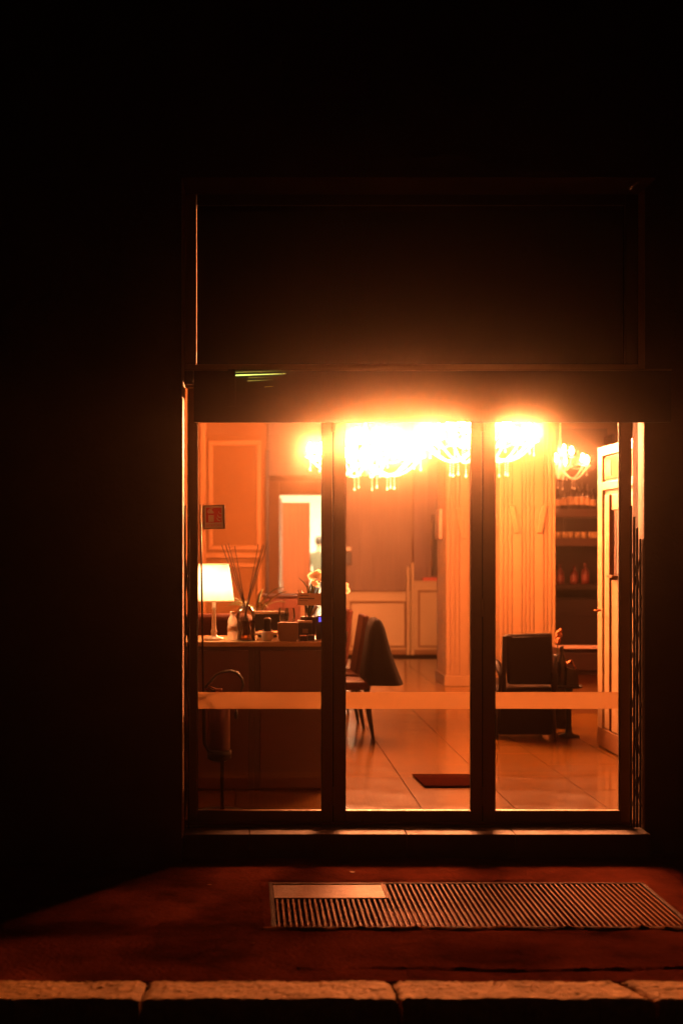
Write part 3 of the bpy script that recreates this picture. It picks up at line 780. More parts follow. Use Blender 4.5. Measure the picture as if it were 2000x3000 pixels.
flm = MB()
for (dx, dz, s) in ((.082, .044, 1.0), (.086, .062, .95), (.092, .084, .8)):
    poly(flm, [(dx, dz + .016 * s), (dx + .006 * s, dz + .004 * s), (dx + .02 * s, dz), (dx + .024 * s, dz + .012 * s), (dx + .018 * s, dz + .006 * s), (dx + .008 * s, dz + .01 * s), (dx + .002 * s, dz + .024 * s)])
flo = flm.build('flame_pictogram', signw, st)
txt = font('sign_lettering', 'ESTINTORE', .0185, (.066, -.0072, .016), redp, None, sx=.92)
piv = bpy.data.objects.new('sign_board', None)
for o in (sfo, sw, rdm, exo, flo, txt):
    o.parent = st; o.matrix_parent_inverse = Matrix.Identity(4)
    base = o.matrix_basis.copy()
    o.matrix_basis = Matrix.Translation((sx0 - st.location.x, -.004, sz0 - st.location.z)) @ Matrix.Rotation(R(-1.2), 4, 'Y') @ base
bpy.data.objects.remove(piv)

ZE = 8.30; YE_ = YS + .055
fe = thing('fire_extinguisher', (X(642, ZS), YE_, H(2225, ZS)), 'dark fire extinguisher with looped hose held in the floor stand', 'fire extinguisher')
ecx = X(642, ZS)
MB().lathe([(.055, H(2222, ZS)), (.062, H(2216, ZS)), (.0625, H(2075, ZS)), (.055, H(2058, ZS)), (.03, H(2046, ZS)), (.018, H(2042, ZS)), (.018, H(2034, ZS))], (ecx, YE_, 0), 28).build('cylinder', redext, fe, smooth=True)
MB().box(ecx - .022, ecx + .018, YE_ - .018, YE_ + .018, H(2033.5, ZS), H(2020, ZS)).build('valve', steel, fe, bevel=.004)
pe = lambda a, b, dy=0: (X(a, ZS), YE_ + dy, H(b, ZS))
MB().tube([pe(602, 2009), pe(622, 2018), pe(645, 2027)], .0055, 6).build('lever', steel, fe, smooth=True)
MB().tube([pe(604, 2018), pe(622, 2025), pe(640, 2028)], .006, 6).build('lever', blackp, fe, smooth=True)
MB().tube([pe(600, 2018, -.01), pe(616, 1998, -.015), pe(634, 1978, -.02), pe(655, 1969, -.02), pe(675, 1967, -.02), pe(695, 1973, -.02), pe(709, 1990, -.02), pe(713, 2008, -.02), pe(706, 2026, -.02), pe(697, 2045, -.02), pe(692, 2070, -.02), pe(692, 2085, -.02)], .0085, 10).build('hose', rubber, fe, smooth=True)
MB().lathe([(.008, H(2083, ZS)), (.0115, H(2090, ZS)), (.0115, H(2108, ZS))], (X(692, ZS), YE_ - .02, 0), 12).build('nozzle', rubber, fe, smooth=True)
MB().tube([pe(600, 2018, -.01), pe(618, 2030)], .008, 8).build('hose_collar', steel, fe, smooth=True)

# ================================================================== DINING ROOM
# mat
mt = thing('floor_mat', (1.3, Y(9.37), 0), 'dark red floor mat lying behind the middle glass leaf', 'mat')
MB().hexa([(1.125, Y(9.13), .001), (1.53, Y(9.13), .001), (1.53, Y(9.60), .001), (1.10, Y(9.60), .001)], [(1.125, Y(9.13), .016), (1.53, Y(9.13), .016), (1.53, Y(9.60), .016), (1.10, Y(9.60), .016)]).build('pile', matm, mt, bevel=.004)

def chair(loc, rz, label, group=None):
    """upholstered side chair facing local -X"""
    t = thing('dining_chair', (0, 0, 0), label, 'chair', group)
    MB().hexa([(-.25, -.24, .40), (.20, -.22, .40), (.20, .22, .40), (-.25, .24, .40)], [(-.26, -.25, .475), (.20, -.23, .465), (.20, .23, .465), (-.26, .25, .475)]).build('seat', brownup, t, bevel=.022, seg=3)
    # tall backrest, raked
    MB().hexa([(.145, -.225, .43), (.215, -.225, .43), (.215, .225, .43), (.145, .225, .43)], [(.225, -.20, .95), (.275, -.20, .945), (.275, .20, .945), (.225, .20, .95)]).build('backrest', brownup, t, bevel=.018, seg=3)
    for s in (-1, 1):
        MB().tube([(.17, s * .20, .41), (.185, s * .205, .22), (.225, s * .21, 0)], [.024, .021, .011], 8).build('leg', black, t, smooth=True)
        MB().tube([(-.22, s * .215, .41), (-.225, s * .22, 0)], [.022, .012], 8).build('leg', black, t, smooth=True)
    t.location = loc; t.rotation_euler = (0, 0, rz)
    return t
for o in ():
    pass
c1 = chair((.79, Y(11.55), 0), R(-4), 'brown dining chair carrying a draped black coat, at the table end by the doors', 'dining chairs along the table')
c2 = chair((.755, Y(12.35), 0), R(2), 'brown dining chair next to the chair with the coat', 'dining chairs along the table')
c3 = chair((.70, Y(13.5), 0), R(4), 'brown dining chair at the far end of the dining table', 'dining chairs along the table')
# coat over the first chair back: draped shell with rounded shoulders and a flared hem
ZK = 11.42
co = MB(); secs = []
for (z, xa, xb, yw) in ((.955, 1.005, 1.045, .19), (.935, .985, 1.07, .235), (.88, .965, 1.095, .25), (.74, .945, 1.13, .262), (.60, .925, 1.175, .272), (.50, .915, 1.215, .28), (.44, .93, 1.24, .285)):
    ring = []
    n = 24; cxm, rx = (xa + xb) / 2, (xb - xa) / 2
    for k in range(n):
        a = 2 * math.pi * k / n; ca, sa = math.cos(a), math.sin(a)
        q = .55
        fold = 1 + (.06 * math.sin(a * 5 + z * 3)) * (1 - min(1, max(0, (z - .45) / .45)))
        ring.append((cxm + rx * math.copysign(abs(ca) ** q, ca) * fold, Y(11.55) + yw * math.copysign(abs(sa) ** q, sa), z))
    secs.append(ring)
vs = [p for r_ in secs for p in r_]; n = 24; fs = []
for i in range(len(secs) - 1):
    for k in range(n): fs.append((i * n + k, i * n + (k + 1) % n, (i + 1) * n + (k + 1) % n, (i + 1) * n + k))
fs.append(tuple(range(n)))
co.add(vs, fs)
tag(co.build('coat', coatm, smooth=True), 'long black coat draped over the back of a brown dining chair', 'coat')

# dining table on the left of the chairs
dt = thing('dining_table', (.3, Y(12.4), 0), 'brown wooden dining table whose edge shows beside the mullion', 'table')
B(-.25, .735, Y(11.3), Y(13.9), .70, .735).build('tabletop', wood2, dt, bevel=.006)
for xx in (-.2, .66):
    for yy in (Y(11.4), Y(13.8)):
        B(xx, xx + .05, yy - .025, yy + .025, 0, .70).build('leg', darkwood, dt, bevel=.004)
tgx, tgy = X(1014, 11.9), Y(11.9)
tg = thing('tumbler', (tgx - .02, tgy, .735), 'small glass tumbler at the edge of the dining table', 'glass')
MB().lathe([(.028, .001), (.030, .004), (.036, .095), (.034, .095), (.028, .008)], (tgx - .02, tgy, .735), 16).build('glass_wall', clearg, tg, smooth=True)
np_ = thing('napkin', (tgx - .08, Y(11.55), .735), 'folded white napkin on the corner of the dining table', 'napkin')
MB().hexa([(.60, Y(11.45), .736), (.72, Y(11.42), .736), (.725, Y(11.6), .736), (.61, Y(11.6), .736)], [(.62, Y(11.47), .75), (.70, Y(11.44), .748), (.715, Y(11.58), .748), (.63, Y(11.58), .755)]).build('fold', paper, np_, bevel=.003)

# sideboard with stuff behind counter
sb = thing('sideboard', (.28, Y(14.6), 0), 'reddish wooden sideboard standing behind the counter', 'sideboard')
ZSB = 14.6
B(X(775, ZSB), X(880, ZSB), Y(ZSB), Y(ZSB) + .45, .03, H(1750, ZSB)).build('carcass', mat('red_wood', (.045, .012, .006), .6, spec=.15, var=.25, scale=4, stretch=(5, 1, 1)), sb, bevel=.006)
B(X(771, ZSB), X(884, ZSB), Y(ZSB) - .02, Y(ZSB) + .47, H(1750, ZSB), H(1743, ZSB)).build('top', darkwood, sb, bevel=.004)
for q in (0, 1):
    B(X(780 + q * 50, ZSB), X(826 + q * 50, ZSB), Y(ZSB) - .012, Y(ZSB) - .001, .2, H(1756, ZSB)).build('door', MATS['red_wood'], sb, bevel=.004)
# armchair far left behind counter: dark bulk under the lamp shade
sofa = thing('sofa', (-.35, Y(11.4), 0), 'dark brown sofa with rounded back behind the table lamp', 'sofa')
B(-1.4, X(745, 11.4), Y(11.4), Y(11.4) + .25, .15, H(1800, 11.4)).build('backrest', brownup, sofa, bevel=.07, seg=4)
B(-1.4, X(745, 11.4), Y(11.4) + .25, Y(11.4) + .8, .15, .42).build('seat', brownup, sofa, bevel=.05, seg=3)
B(X(733, 11.4) - .12, X(745, 11.4) + .05, Y(11.4) + .02, Y(11.4) + .8, .152, .62).build('armrest', brownup, sofa, bevel=.05, seg=3)
for xx in (-1.3, -.05):
    for yy in (.06, .7): MB().tube([(xx, Y(11.4) + yy, .16), (xx, Y(11.4) + yy, 0)], [.025, .018], 8).build('leg', black, sofa)
# fern-like house plant behind the diffuser
hp = thing('house_plant', (X(752, 12.6), Y(12.6), 0), 'dark house plant with thin arching leaves behind the diffuser', 'plant')
hx, hy = X(752, 12.6), Y(12.6)
MB().lathe([(.12, 0), (.16, .30), (.165, .34), (.15, .34)], (hx, hy, 0), 18).build('pot', lightp, hp, smooth=True)
MB().lathe([(.02, .3), (.018, .9)], (hx, hy, 0), 8).build('stem', reed, hp)
for k in range(14):
    a = k * 2.4; l_ = random.uniform(.18, .34)
    leaf((hx, hy, .85 + .01 * k), (hx + math.cos(a) * l_, hy + math.sin(a) * l_, 1.0 + random.uniform(-.05, .18)), .016, .05, 'leaf', leafm, hp)

# columns: fluted, with a tapered bracket motif
colm = mat('column_paint', (.115, .060, .021), .6, spec=.2)
def column(px0, px1, Z, depth, label, py_top, py_bot):
    x0, x1, y = X(px0, Z), X(px1, Z), Y(Z)
    t = thing('fluted_column', ((x0 + x1) / 2, y + depth / 2, 0), label, 'column', 'fluted columns')
    w = x1 - x0
    B(x0 + .02, x1 - .02, y + .02, y + depth - .02, 0, 3.61).build('core', mat('column_core', (.12, .05, .025), .8), t)
    # flutes as vertical fillets, unevenly spaced in three bundles
    us = [0, .075, .15, .225, .40, .47, .54, .61, .785, .855, .93, 1.0]
    for i in range(len(us) - 1):
        a, b = x0 + w * us[i], x0 + w * us[i + 1]
        proud = .012 if us[i + 1] - us[i] > .1 else .004 * (i % 2)
        B(a + .0045, b - .0045, y - proud, y + .019, .12, 3.6).build('fillet', colm, t, bevel=.003)
    for i in range(7):
        a, b = y + .022 + (depth - .04) * i / 7, y + .022 + (depth - .04) * (i + 1) / 7
        B(x0 - (.006 if i % 2 else 0), x0 + .019, a + .002, b - .002, .12, 3.6).build('fillet', colm, t, bevel=.004)
    B(x0 - .02, x1 + .02, y - .02, y + depth, 0, .119).build('plinth', colm, t, bevel=.008)
    zt_, zb_ = H(py_top, Z), H(py_bot, Z)
    cxx = (x0 + x1) / 2
    for s in (-1, 1):
        e0, e1 = cxx + s * w * .29, cxx + s * w * .20
        wd = w * .05
        m = MB().hexa([(e1 - wd, y - .034, zb_), (e1 + wd, y - .034, zb_), (e1 + wd, y - .0125, zb_), (e1 - wd, y - .0125, zb_)], [(e0 - wd, y - .034, zt_), (e0 + wd, y - .034, zt_), (e0 + wd, y - .0125, zt_), (e0 - wd, y - .0125, zt_)])
        m.build('bracket', colm, t, bevel=.006)
    B(x0 + .002, x1 - .002, y - .018, y - .0125, zt_, zt_ + .012).build('string_line', colm, t)
    # bracket on the side that faces the chairs
    m = B(x0 - .05, x0 - .007, y + depth * .30, y + depth * .70, zb_, zt_); m.build('bracket', mat('bracket_wood', (.13, .06, .028), .6), t, bevel=.006)
    return t
column(1306, 1472, 15.9, .78, 'pale fluted column with its plinth showing beside the dark mullion', 1489, 1579)
column(1462, 1627, 14.3, .55, 'pale fluted column with bracket motif rising behind the dark armchair', 1481, 1562)

# dark lounge chair in front of the column
ZQ = 11.5; yq = Y(ZQ)
lc = thing('armchair', (X(1545, ZQ), yq, 0), 'dark leather armchair with reclined back in front of the fluted column', 'armchair')
XQ = lambda p: X(p, ZQ)
HQ = lambda p: H(p, ZQ)
MB().hexa([(XQ(1488), yq - .02, .43), (XQ(1620), yq - .02, .43), (XQ(1622), yq + .06, .43), (XQ(1486), yq + .06, .43)], [(XQ(1468), yq - .12, HQ(1858)), (XQ(1608), yq - .12, HQ(1853)), (XQ(1608), yq - .05, HQ(1851)), (XQ(1468), yq - .05, HQ(1856))]).build('backrest', leather, lc, bevel=.03, seg=4)
MB().hexa([(XQ(1452), yq - .06, .31), (XQ(1622), yq - .06, .31), (XQ(1632), yq + .52, .33), (XQ(1442), yq + .52, .33)], [(XQ(1450), yq - .06, .405), (XQ(1624), yq - .06, .405), (XQ(1634), yq + .54, .445), (XQ(1440), yq + .54, .445)]).build('seat', leather, lc, bevel=.045, seg=4)
for a, b in ((1446, 1478), (1600, 1632)):
    ax = XQ((a + b) / 2)
    MB().tube([(ax, yq - .07, .36), (ax + .004, yq - .08, .50), (ax, yq + .10, .585), (ax, yq + .36, .60), (ax, yq + .44, .56), (ax, yq + .46, .40)], [.022, .024, .030, .030, .026, .022], 10).build('armrest', leather, lc, smooth=True)
MB().hexa([(XQ(1464), yq - .07, .36), (XQ(1477), yq - .07, .36), (XQ(1477), yq - .03, .36), (XQ(1464), yq - .03, .36)], [(XQ(1463), yq - .13, HQ(1862)), (XQ(1474), yq - .13, HQ(1860)), (XQ(1474), yq - .10, HQ(1860)), (XQ(1463), yq - .10, HQ(1862))]).build('back_post', black, lc, bevel=.004)
MB().tube([(XQ(1490), yq - .135, HQ(1866)), (XQ(1545), yq - .142, HQ(1864)), (XQ(1600), yq - .135, HQ(1861))], .006, 6).build('piping', leather, lc, smooth=True)
for a in (1458, 1614):
    for b, lean in ((0, -.05), (.48, .03)): MB().tube([(XQ(a), yq + b, .33), (XQ(a) + (.02 if a > 1500 else -.02), yq + b + lean, 0)], [.024, .013], 8).build('leg', black, lc, smooth=True)
B(XQ(1456), XQ(1618), yq - .02, yq + .48, .03, .32).build('seat_shade', leather, lc, bevel=.02)  # dark block added in place of the shadow under the seat
# round black side table with bottle and bag
lt = thing('side_table', (XQ(1668), yq + .2, 0), 'round black pedestal table beside the leather armchair', 'table')
ltx, lty = XQ(1674), yq + .11
MB().lathe([(.02, .392), (.105, .396), (.112, .404), (.110, .4145), (.02, .415)], (ltx, lty, 0), 32).build('tabletop', black, lt, smooth=False)
MB().lathe([(.085, .0), (.085, .012), (.03, .03), (.022, .08), (.020, .33), (.035, .391)], (ltx, lty, 0), 20).build('pedestal', black, lt, smooth=True)
b1x, b1y = XQ(1652), yq + .10
bt = thing('wine_bottle', (b1x, b1y, .415), 'dark wine bottle standing on the round black pedestal table', 'bottle')
MB().lathe([(.036, 0), (.039, .004), (.039, .19), (.034, .22), (.016, .25), (.0145, .30), (.016, .302), (.016, .312)], (b1x, b1y, .415), 20).build('glass_body', mat('black_glass', (.008, .006, .006), .15), bt, smooth=True)
MB().lathe([(.0165, .285), (.0165, .3125), (.01, .3135)], (b1x, b1y, .415), 14).build('capsule', blackp, bt, smooth=True)
gbx = thing('gift_bag', (XQ(1682), yq + .1, .415), 'dark paper bag with orange tissue on the round black pedestal table', 'bag')
MB().hexa([(XQ(1662), yq + .05, .416), (XQ(1698), yq + .05, .416), (XQ(1698), yq + .18, .416), (XQ(1662), yq + .18, .416)], [(XQ(1664), yq + .05, .56), (XQ(1696), yq + .05, .53), (XQ(1696), yq + .18, .53), (XQ(1664), yq + .18, .57)]).build('bag_body', blackp, gbx)
ts = MB(); rnd = random.Random(3); vs = []
for i in range(5):
    for k in range(4):
        vs.append((XQ(1663) + .022 * i, yq + .07 + .028 * k + rnd.uniform(-.006, .006), .555 - .008 * i + (.075 * math.sin(math.pi * (i + .6) / 5.2)) * rnd.uniform(.6, 1.2)))
fs = [(i * 4 + k, i * 4 + k + 1, i * 4 + k + 5, i * 4 + k + 4) for i in range(4) for k in range(3)]
o = ts.add(vs, fs).build('tissue', napkin, gbx, smooth=True); sd = o.modifiers.new('thick', 'SOLIDIFY'); sd.thickness = .004
# dried flower vase by the column (lit orange petals)
vx, vy = X(1634, 12.2), Y(12.2)
fv = thing('flower_vase', (vx, vy, 0), 'tall dark floor vase holding an orange bloom beside the column', 'vase')
MB().lathe([(.07, 0), (.085, .1), (.06, .45), (.035, .58), (.045, .62)], (vx, vy, 0), 18).build('vase', black, fv, smooth=True)
MB().tube([(vx, vy, .55), (vx - .01, vy, .74)], .005, 6).build('stem', leafm, fv)
bl_ = MB()
for k in range(9):
    a = k * 2.4; rr = .022
    bl_.ball((vx + math.cos(a) * rr * (k % 3) / 2 , vy + math.sin(a) * rr, .72 + .012 * k), .02, .8, .8, 1.1, 7, 5)
bl_.build('bloom', napkin, fv, smooth=True)
# console against the end of the side wall
ZCN = 13.2; ycn = Y(ZCN)
cn = thing('console_cabinet', (X(1715, ZCN), ycn, 0), 'dark console cabinet with a pale top edge under the bar shelves', 'cabinet')
B(X(1640, ZCN), 3.62, ycn, ycn + .4, .36, H(1902, ZCN)).build('carcass', darkwood, cn, bevel=.004)
B(X(1638, ZCN), 3.64, ycn - .02, ycn + .42, H(1902, ZCN), H(1899, ZCN)).build('top', mat('console_edge', (.10, .045, .02), .6), cn, bevel=.003)
B(X(1650, ZCN), 3.6, ycn + .05, ycn + .38, 0, .359).build('plinth', trimw, cn)
for q in range(2):
    B(X(1650, ZCN) + q * .36, X(1650, ZCN) + q * .36 + .34, ycn - .012, ycn - .001, .40, H(1912, ZCN)).build('door', darkwood, cn, bevel=.004)

# bar shelves
ZH = 17.6; yh = Y(ZH)
bs = thing('bar_shelves', (4.0, yh, 0), 'dark wooden bar shelving with bottles and tumblers', 'shelves')
bx0, bx1 = X(1560, ZH), X(1800, ZH)
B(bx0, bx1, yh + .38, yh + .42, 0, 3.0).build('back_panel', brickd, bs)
for (py, th) in ((1491, .10), (1576, .10), (1712, .06), (1790, .06)):
    B(bx0 + .04, bx1 - .04, yh, yh + .379, H(py, ZH) - th, H(py, ZH)).build('shelf', darkwood if py > 1600 else mat('shelf_wood', (.05, .016, .007), .6, spec=.2, var=.2), bs, bevel=.004)
for xx in (bx0, bx1 - .039, X(1669, ZH)):
    B(xx, xx + .039, yh + (.10 if xx == X(1669, ZH) else 0), yh + .379, 0, 2.9 if xx != X(1669, ZH) else H(1576, ZH) + .3).build('upright', darkwood, bs, bevel=.004) if xx != X(1669, ZH) else B(xx, xx + .03, yh + .34, yh + .379, H(1576, ZH) + .001, H(1491, ZH) - .101).build('upright', darkwood, bs)
B(bx0 + .04, bx1 - .04, yh + .02, yh + .36, .02, .9).build('base_cabinet', darkwood, bs, bevel=.004)
ORD = ['first', 'second', 'third', 'fourth', 'fifth', 'sixth', 'seventh']
def bottle(px, py, h, r, label, grp, m, mlabel, Z=ZH, dy=.16):
    x, y, z = X(px, Z), Y(Z) + dy, H(py, Z) + .0005
    t = thing('bottle', (x, y, z), label, 'bottle', grp)
    MB().lathe([(r * .9, 0), (r, .006), (r, h * .55), (r * .85, h * .64), (r * .36, h * .74), (r * .32, h * .95), (r * .4, h * .955), (r * .4, h)], (x, y, z), 14).build('glass_body', m, t, smooth=True)
    MB().lathe([(r * 1.015, h * .16), (r * 1.02, h * .17), (r * 1.02, h * .45), (r * 1.015, h * .46)], (x, y, z), 14, cap=False).build('paper_label', mlabel, t, smooth=True)
for q_, (px, h, r, lb) in enumerate(((1641, .26, .045, 'bottle with bright round label on the top bar shelf beside the column'), (1660, .30, .035, None), (1679, .33, .04, None), (1697, .33, .036, None), (1714, .33, .042, None), (1729, .31, .036, None), (1744, .25, .042, None))):
    bottle(px, 1491, h, r, lb or ORD[q_] + ' bottle from the fluted column on the top bar shelf', 'bottles on the top bar shelf', mat('amber_glass', (.02, .009, .004), .15), mat('aged_label', (.35, .19, .08), .7))
for q_, px in enumerate((1640, 1659, 1675, 1696, 1715, 1736, 1748)):
    x, y, z = X(px, ZH), yh + .10, H(1576, ZH) + .0005
    t = thing('tumbler', (x, y, z), ORD[q_] + ' pale tumbler from the fluted column on the second bar shelf', 'glass', 'tumblers on the second bar shelf')
    MB().lathe([(.026, 0), (.034, .004), (.036, .075), (.033, .075), (.028, .012)], (x, y, z), 14).build('glass_wall', sheermat('milk_glass', (.70, .45, .2), .4, .45) if 'milk_glass' not in MATS else MATS['milk_glass'], t, smooth=True)
for q_, (px, h) in enumerate(((1648, .24), (1690, .22), (1722, .26))):
    bottle(px, 1712, h, .05, ORD[q_] + ' reddish decanter from the fluted column on the third bar shelf', 'decanters on the third bar shelf', mat('red_glass', (.07, .006, .004), .3, spec=.2), mat('red_label', (.14, .02, .01), .6))
# framed red picture and book by the wall panelling
rbk = thing('red_folder', (X(1255, ZB), YB - .07, H(1702, ZB)), 'red folder lying on top of the taller wainscot', 'folder')
B(X(1236, ZB), X(1282, ZB), YB - .11, YB - .035, H(1708, ZB) + .036, H(1694, ZB) + .01).build('cover', redbook, rbk)
pf = thing('wall_shelf_unit', (X(1270, 19.5), Y(19.5), 1.2), 'narrow dark wall cabinet half hidden by the fluted column', 'cabinet')
B(X(1263, ZB), X(1300, ZB), YB - .16, YB - .021, H(1685, ZB), H(1510, ZB)).build('carcass', darkwood, pf, bevel=.004)
for py in (1660, 1600, 1550):
    B(X(1258, ZB), X(1262, ZB), YB - .12, YB - .04, H(py, ZB), H(py - 22, ZB)).build('door_pull', trimw, pf, bevel=.003)

# white panelled door leaf folded back along the right side of the room
XD = 2.69
dn, df = Y(8.9), Y(11.10)
DT = 2.275
pd = thing('panelled_door', (XD, (dn + df) / 2, 0), 'open white panelled door with small panes standing by the armchair', 'door')
B(XD + .02, XD + .06, dn, df, .012, DT).build('core', mat('groove_shade', (.16, .08, .04), .7), pd)  # brown core puts the shadow of the gaps into the colour
def strip(y0, y1, z0, z1, d, m, name):
    return B(XD + .02 - d, XD + .0195, y0, y1, z0, z1).build(name, m, pd, bevel=.003)
Zp = lambda px: XD * F / (px - 720)                         # distance at which a line on this door stands
yq1, yq2, yq3 = Y(Zp(1763)), Y(Zp(1787)), Y(Zp(1797))
strip(yq1, df, .012, DT, .022, whitelac, 'stile')
strip(dn, yq1 - .001, DT - .07, DT, .022, whitelac, 'rail')
zg0 = EYE + (1610 - 1412) * Zp(1770) / F; 
strip(dn, yq1 - .001, zg0 - .06, zg0, .022, whitelac, 'rail')
B(XD + .010, XD + .0195, yq2 - .5, yq1 - .02, zg0 + .02, DT - .09).build('pane', mat('door_glass', (.55, .38, .25), .12), pd)
B(XD + .006, XD + .0195, yq2 + .02, yq1 - .05, zg0 + .04, DT - .11).build('pane_bar', trimw, pd)
strip(yq2 + .014, yq1 - .03, .16, zg0 - .10, .012, whitelac, 'panel')
strip(yq2, yq2 + .012, .16, zg0 - .10, .03, trimw, 'bead')
zs1 = EYE + (1610 - 1502) * Zp(1790) / F; zs0 = EYE - (1692 - 1610) * Zp(1795) / F
strip(dn, yq2 - .001, .16, zs0 - .02, .016, whitelac, 'panel')
strip(dn, yq2 - .001, zs1 + .02, zg0 - .10, .014, whitelac, 'panel')
B(XD - .03, XD + .0195, yq2 - .16, yq2 - .002, zs0, zs0 + .018).build('pane_sill', trimw, pd, bevel=.002)
B(XD + .004, XD + .0195, yq3 - .5, yq3 - .06, zs0 + .02, zs1).build('pane', mat('grey_pane', (.30, .26, .24), .15), pd)
B(XD + .001, XD + .0195, yq3 - .058, yq3 - .03, zs0 + .02, zs1).build('pane_frame', darkwood, pd)
strip(dn, df, .012, .15, .026, trimw, 'kick_rail')
B(XD + .03, XD + .05, dn + .1, df - .1, .0005, .0118).build('floor_seal', gasket, pd)
MB().tube([(XD - .004, yq1 + .03, 1.04), (XD - .05, yq1 + .03, 1.04), (XD - .05, yq1 - .08, 1.04)], .008, 8).build('handle', steel, pd, smooth=True)

# wooden door leaf standing open in the bright doorway
ZW = 21.6
wd = thing('wooden_door', (X(866, ZW), Y(ZW), 0), 'plain brown wooden door ajar in the bright back doorway', 'door')
B(X(826, ZW), X(908, ZW), Y(ZW), Y(ZW) + .045, .01, H(1472, ZW)).build('leaf', wood2, wd, bevel=.004)
B(X(895, ZW), X(903, ZW), Y(ZW) - .05, Y(ZW) - .001, 1.0, 1.03).build('handle', steel, wd, bevel=.004)
B(X(820, ZW), X(825, ZW), Y(ZW) - .02, Y(ZW) + .06, 0, H(1460, ZW)).build('frame_post', trimw, wd)
# ceiling panels of the service room (lit)
for k, yy in enumerate((15.5, 19.5, 23.5)):
    t = thing('ceiling_panel_light', (1.5, yy, 3.2), ('lit white ceiling panel just behind the back doorway', 'lit white ceiling panel over the middle of the service room', 'lit white ceiling panel over the person at the back')[k], 'ceiling light', 'service room ceiling panels')
    B(.7, 2.5, yy - .6, yy + .6, 3.165, 3.199).build('housing', lightp, t)
    B(.75, 2.45, yy - .55, yy + .55, 3.155, 3.1645).build('diffuser', coolpanel, t)

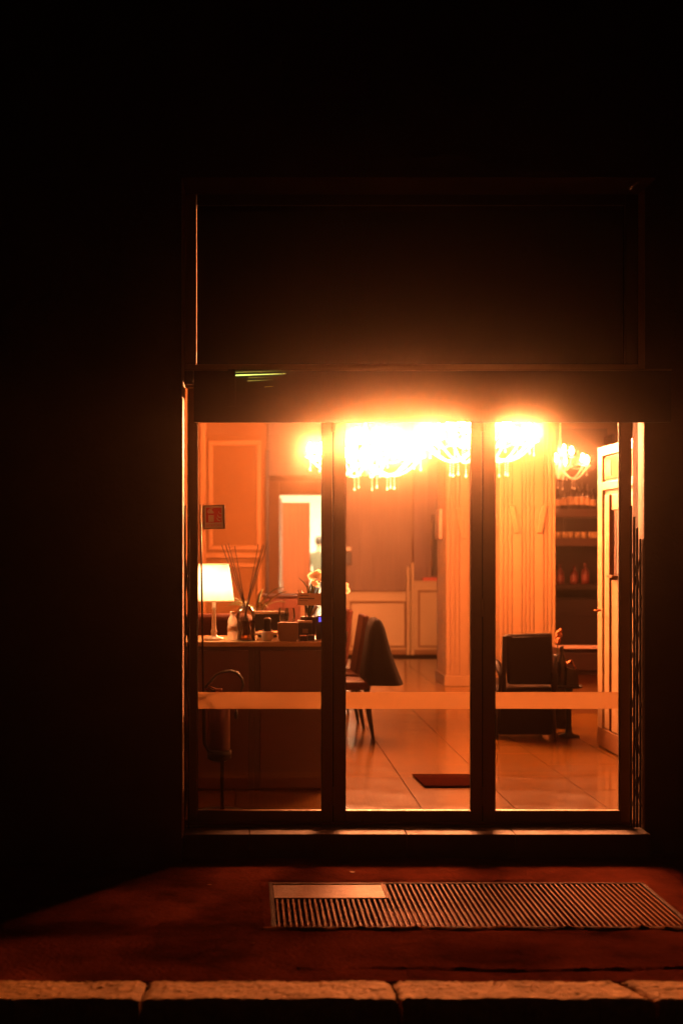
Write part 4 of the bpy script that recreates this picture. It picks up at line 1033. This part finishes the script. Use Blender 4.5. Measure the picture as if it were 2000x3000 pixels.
# person seen through the doorway: one skinned body, standing, turned away
def person(loc, rz):
    t = thing('person', (0, 0, 0), 'person with short dark hair and grey-green top standing in the bright back room', 'person')
    J = {'pel': (0, 0, .95, .135, .10), 'wa': (0, 0, 1.10, .125, .095), 'ch': (0, .01, 1.32, .155, .105), 'nk0': (0, 0, 1.44, .075, .07), 'nk1': (0, -.01, 1.50, .052, .055), 'hd0': (0, -.02, 1.58, .070, .085), 'hd1': (0, -.015, 1.66, .074, .090), 'hd2': (0, -.01, 1.72, .045, .055)}
    E = [('pel', 'wa'), ('wa', 'ch'), ('ch', 'nk0'), ('nk0', 'nk1'), ('nk1', 'hd0'), ('hd0', 'hd1'), ('hd1', 'hd2')]
    for s, n in ((-1, 'l'), (1, 'r')):
        J.update({n + 'sh': (s * .17, 0, 1.40, .062, .06), n + 'el': (s * .225, .02, 1.12, .045, .045), n + 'wr': (s * .20, -.12, .95, .030, .032), n + 'hn': (s * .19, -.18, .90, .036, .022),
                  n + 'hp': (s * .09, 0, .88, .088, .09), n + 'kn': (s * .105, -.02, .50, .058, .06), n + 'an': (s * .11, .02, .09, .04, .045), n + 'to': (s * .12, -.15, .035, .042, .03)})
        E += [('ch', n + 'sh'), (n + 'sh', n + 'el'), (n + 'el', n + 'wr'), (n + 'wr', n + 'hn'), ('pel', n + 'hp'), (n + 'hp', n + 'kn'), (n + 'kn', n + 'an'), (n + 'an', n + 'to')]
    ks = list(J); me = bpy.data.meshes.new('body'); me.from_pydata([J[k][:3] for k in ks], [(ks.index(a), ks.index(b)) for a, b in E], [])
    o = bpy.data.objects.new('body', me); COL.objects.link(o)
    m = o.modifiers.new('skin', 'SKIN'); m.use_smooth_shade = True
    for i, k in enumerate(ks):
        o.data.skin_vertices[0].data[i].radius = J[k][3:]
        o.data.skin_vertices[0].data[i].use_root = (k == 'pel')
    sub = o.modifiers.new('sub', 'SUBSURF'); sub.levels = 2; sub.render_levels = 2
    dg = bpy.context.evaluated_depsgraph_get(); dg.update()
    bm_ = bpy.data.meshes.new_from_object(o.evaluated_get(dg)); bpy.data.objects.remove(o)
    bm_.materials.clear()
    for q in (skinm, shirtm, trousers, blackp): bm_.materials.append(q)
    for p in bm_.polygons:
        z = p.center.z; ax = abs(p.center.x); p.use_smooth = True
        p.material_index = 0 if z > 1.475 or (ax > .15 and z < .985 and p.center.y < -.08) else 1 if z > .93 else 2 if z > .085 else 3
    o = bpy.data.objects.new('body', bm_); COL.objects.link(o); o.parent = t
    hr = MB().ball((0, .012, 1.675), .098, .86, 1.02, .98, 14, 10)
    hr.f = [f for f in hr.f if sum(hr.v[i][2] for i in f) / len(f) > 1.60 and not (sum(hr.v[i][1] for i in f) / len(f) < -.055 and sum(hr.v[i][2] for i in f) / len(f) < 1.715)]
    hair = hr.build('hair', hairm, None, smooth=True); hair.parent = t
    so = hair.modifiers.new('thick', 'SOLIDIFY'); so.thickness = .012
    for s in (-1, 1):
        e = MB().ball((s * .078, 0, 1.62), .024, .4, .8, 1.2, 8, 6).build('ear', skinm, None, smooth=True); e.parent = t
    f_ = MB().hexa([(-.012, -.118, 1.585), (.012, -.118, 1.585), (.012, -.09, 1.585), (-.012, -.09, 1.585)], [(-.006, -.104, 1.635), (.006, -.104, 1.635), (.006, -.09, 1.635), (-.006, -.09, 1.635)]).build('nose', skinm, None, bevel=.004); f_.parent = t
    for s in (-1, 1):
        e = MB().ball((s * .03, -.098, 1.635), .010, 1.2, .6, .8, 8, 6).build('eye', hairm, None, smooth=True); e.parent = t
    e = MB().box(-.022, .022, -.104, -.095, 1.553, 1.561).build('mouth', mat('lips', (.3, .1, .08), .6), None, bevel=.003); e.parent = t
    for s in (-1, 1):
        for k in range(5):
            b0 = Vector((s * (.19 - .012 * (k - 2)), -.20, .885)); ln = (.05, .062, .066, .06, .045)[k]
            if k == 0: pts = [Vector((s * .165, -.16, .91)), Vector((s * .145, -.185, .885)), Vector((s * .145, -.205, .865))]
            else: pts = [b0, b0 + Vector((0, -ln * .5, -ln * .35)), b0 + Vector((0, -ln * .6, -ln))]
            fo = MB().tube(pts, [.009, .0085, .007], 6).build('finger', skinm, None, smooth=True); fo.parent = t
    t.location = loc; t.rotation_euler = (0, 0, rz)
    return t
person((X(936, 28.5), Y(28.5), 0), R(155))

# ================================================================== scattering air added to imitate lens bloom around the lamps
hz = B(-42, 42, -42, 28.0, -2.1, 9.2)
hm = bpy.data.materials.new('bloom_haze'); hm.use_nodes = True
hn = hm.node_tree.nodes; hn.remove(hn['Principled BSDF'])
pv_ = hn.new('ShaderNodeVolumePrincipled'); pv_.inputs['Color'].default_value = (1, .82, .62, 1)
pv_.inputs['Density'].default_value = BLOOM_DENSITY; pv_.inputs['Anisotropy'].default_value = BLOOM_G
hm.node_tree.links.new(pv_.outputs[0], hn['Material Output'].inputs['Volume'])
hob = hz.build('bloom_haze', hm); hob['kind'] = 'stuff'
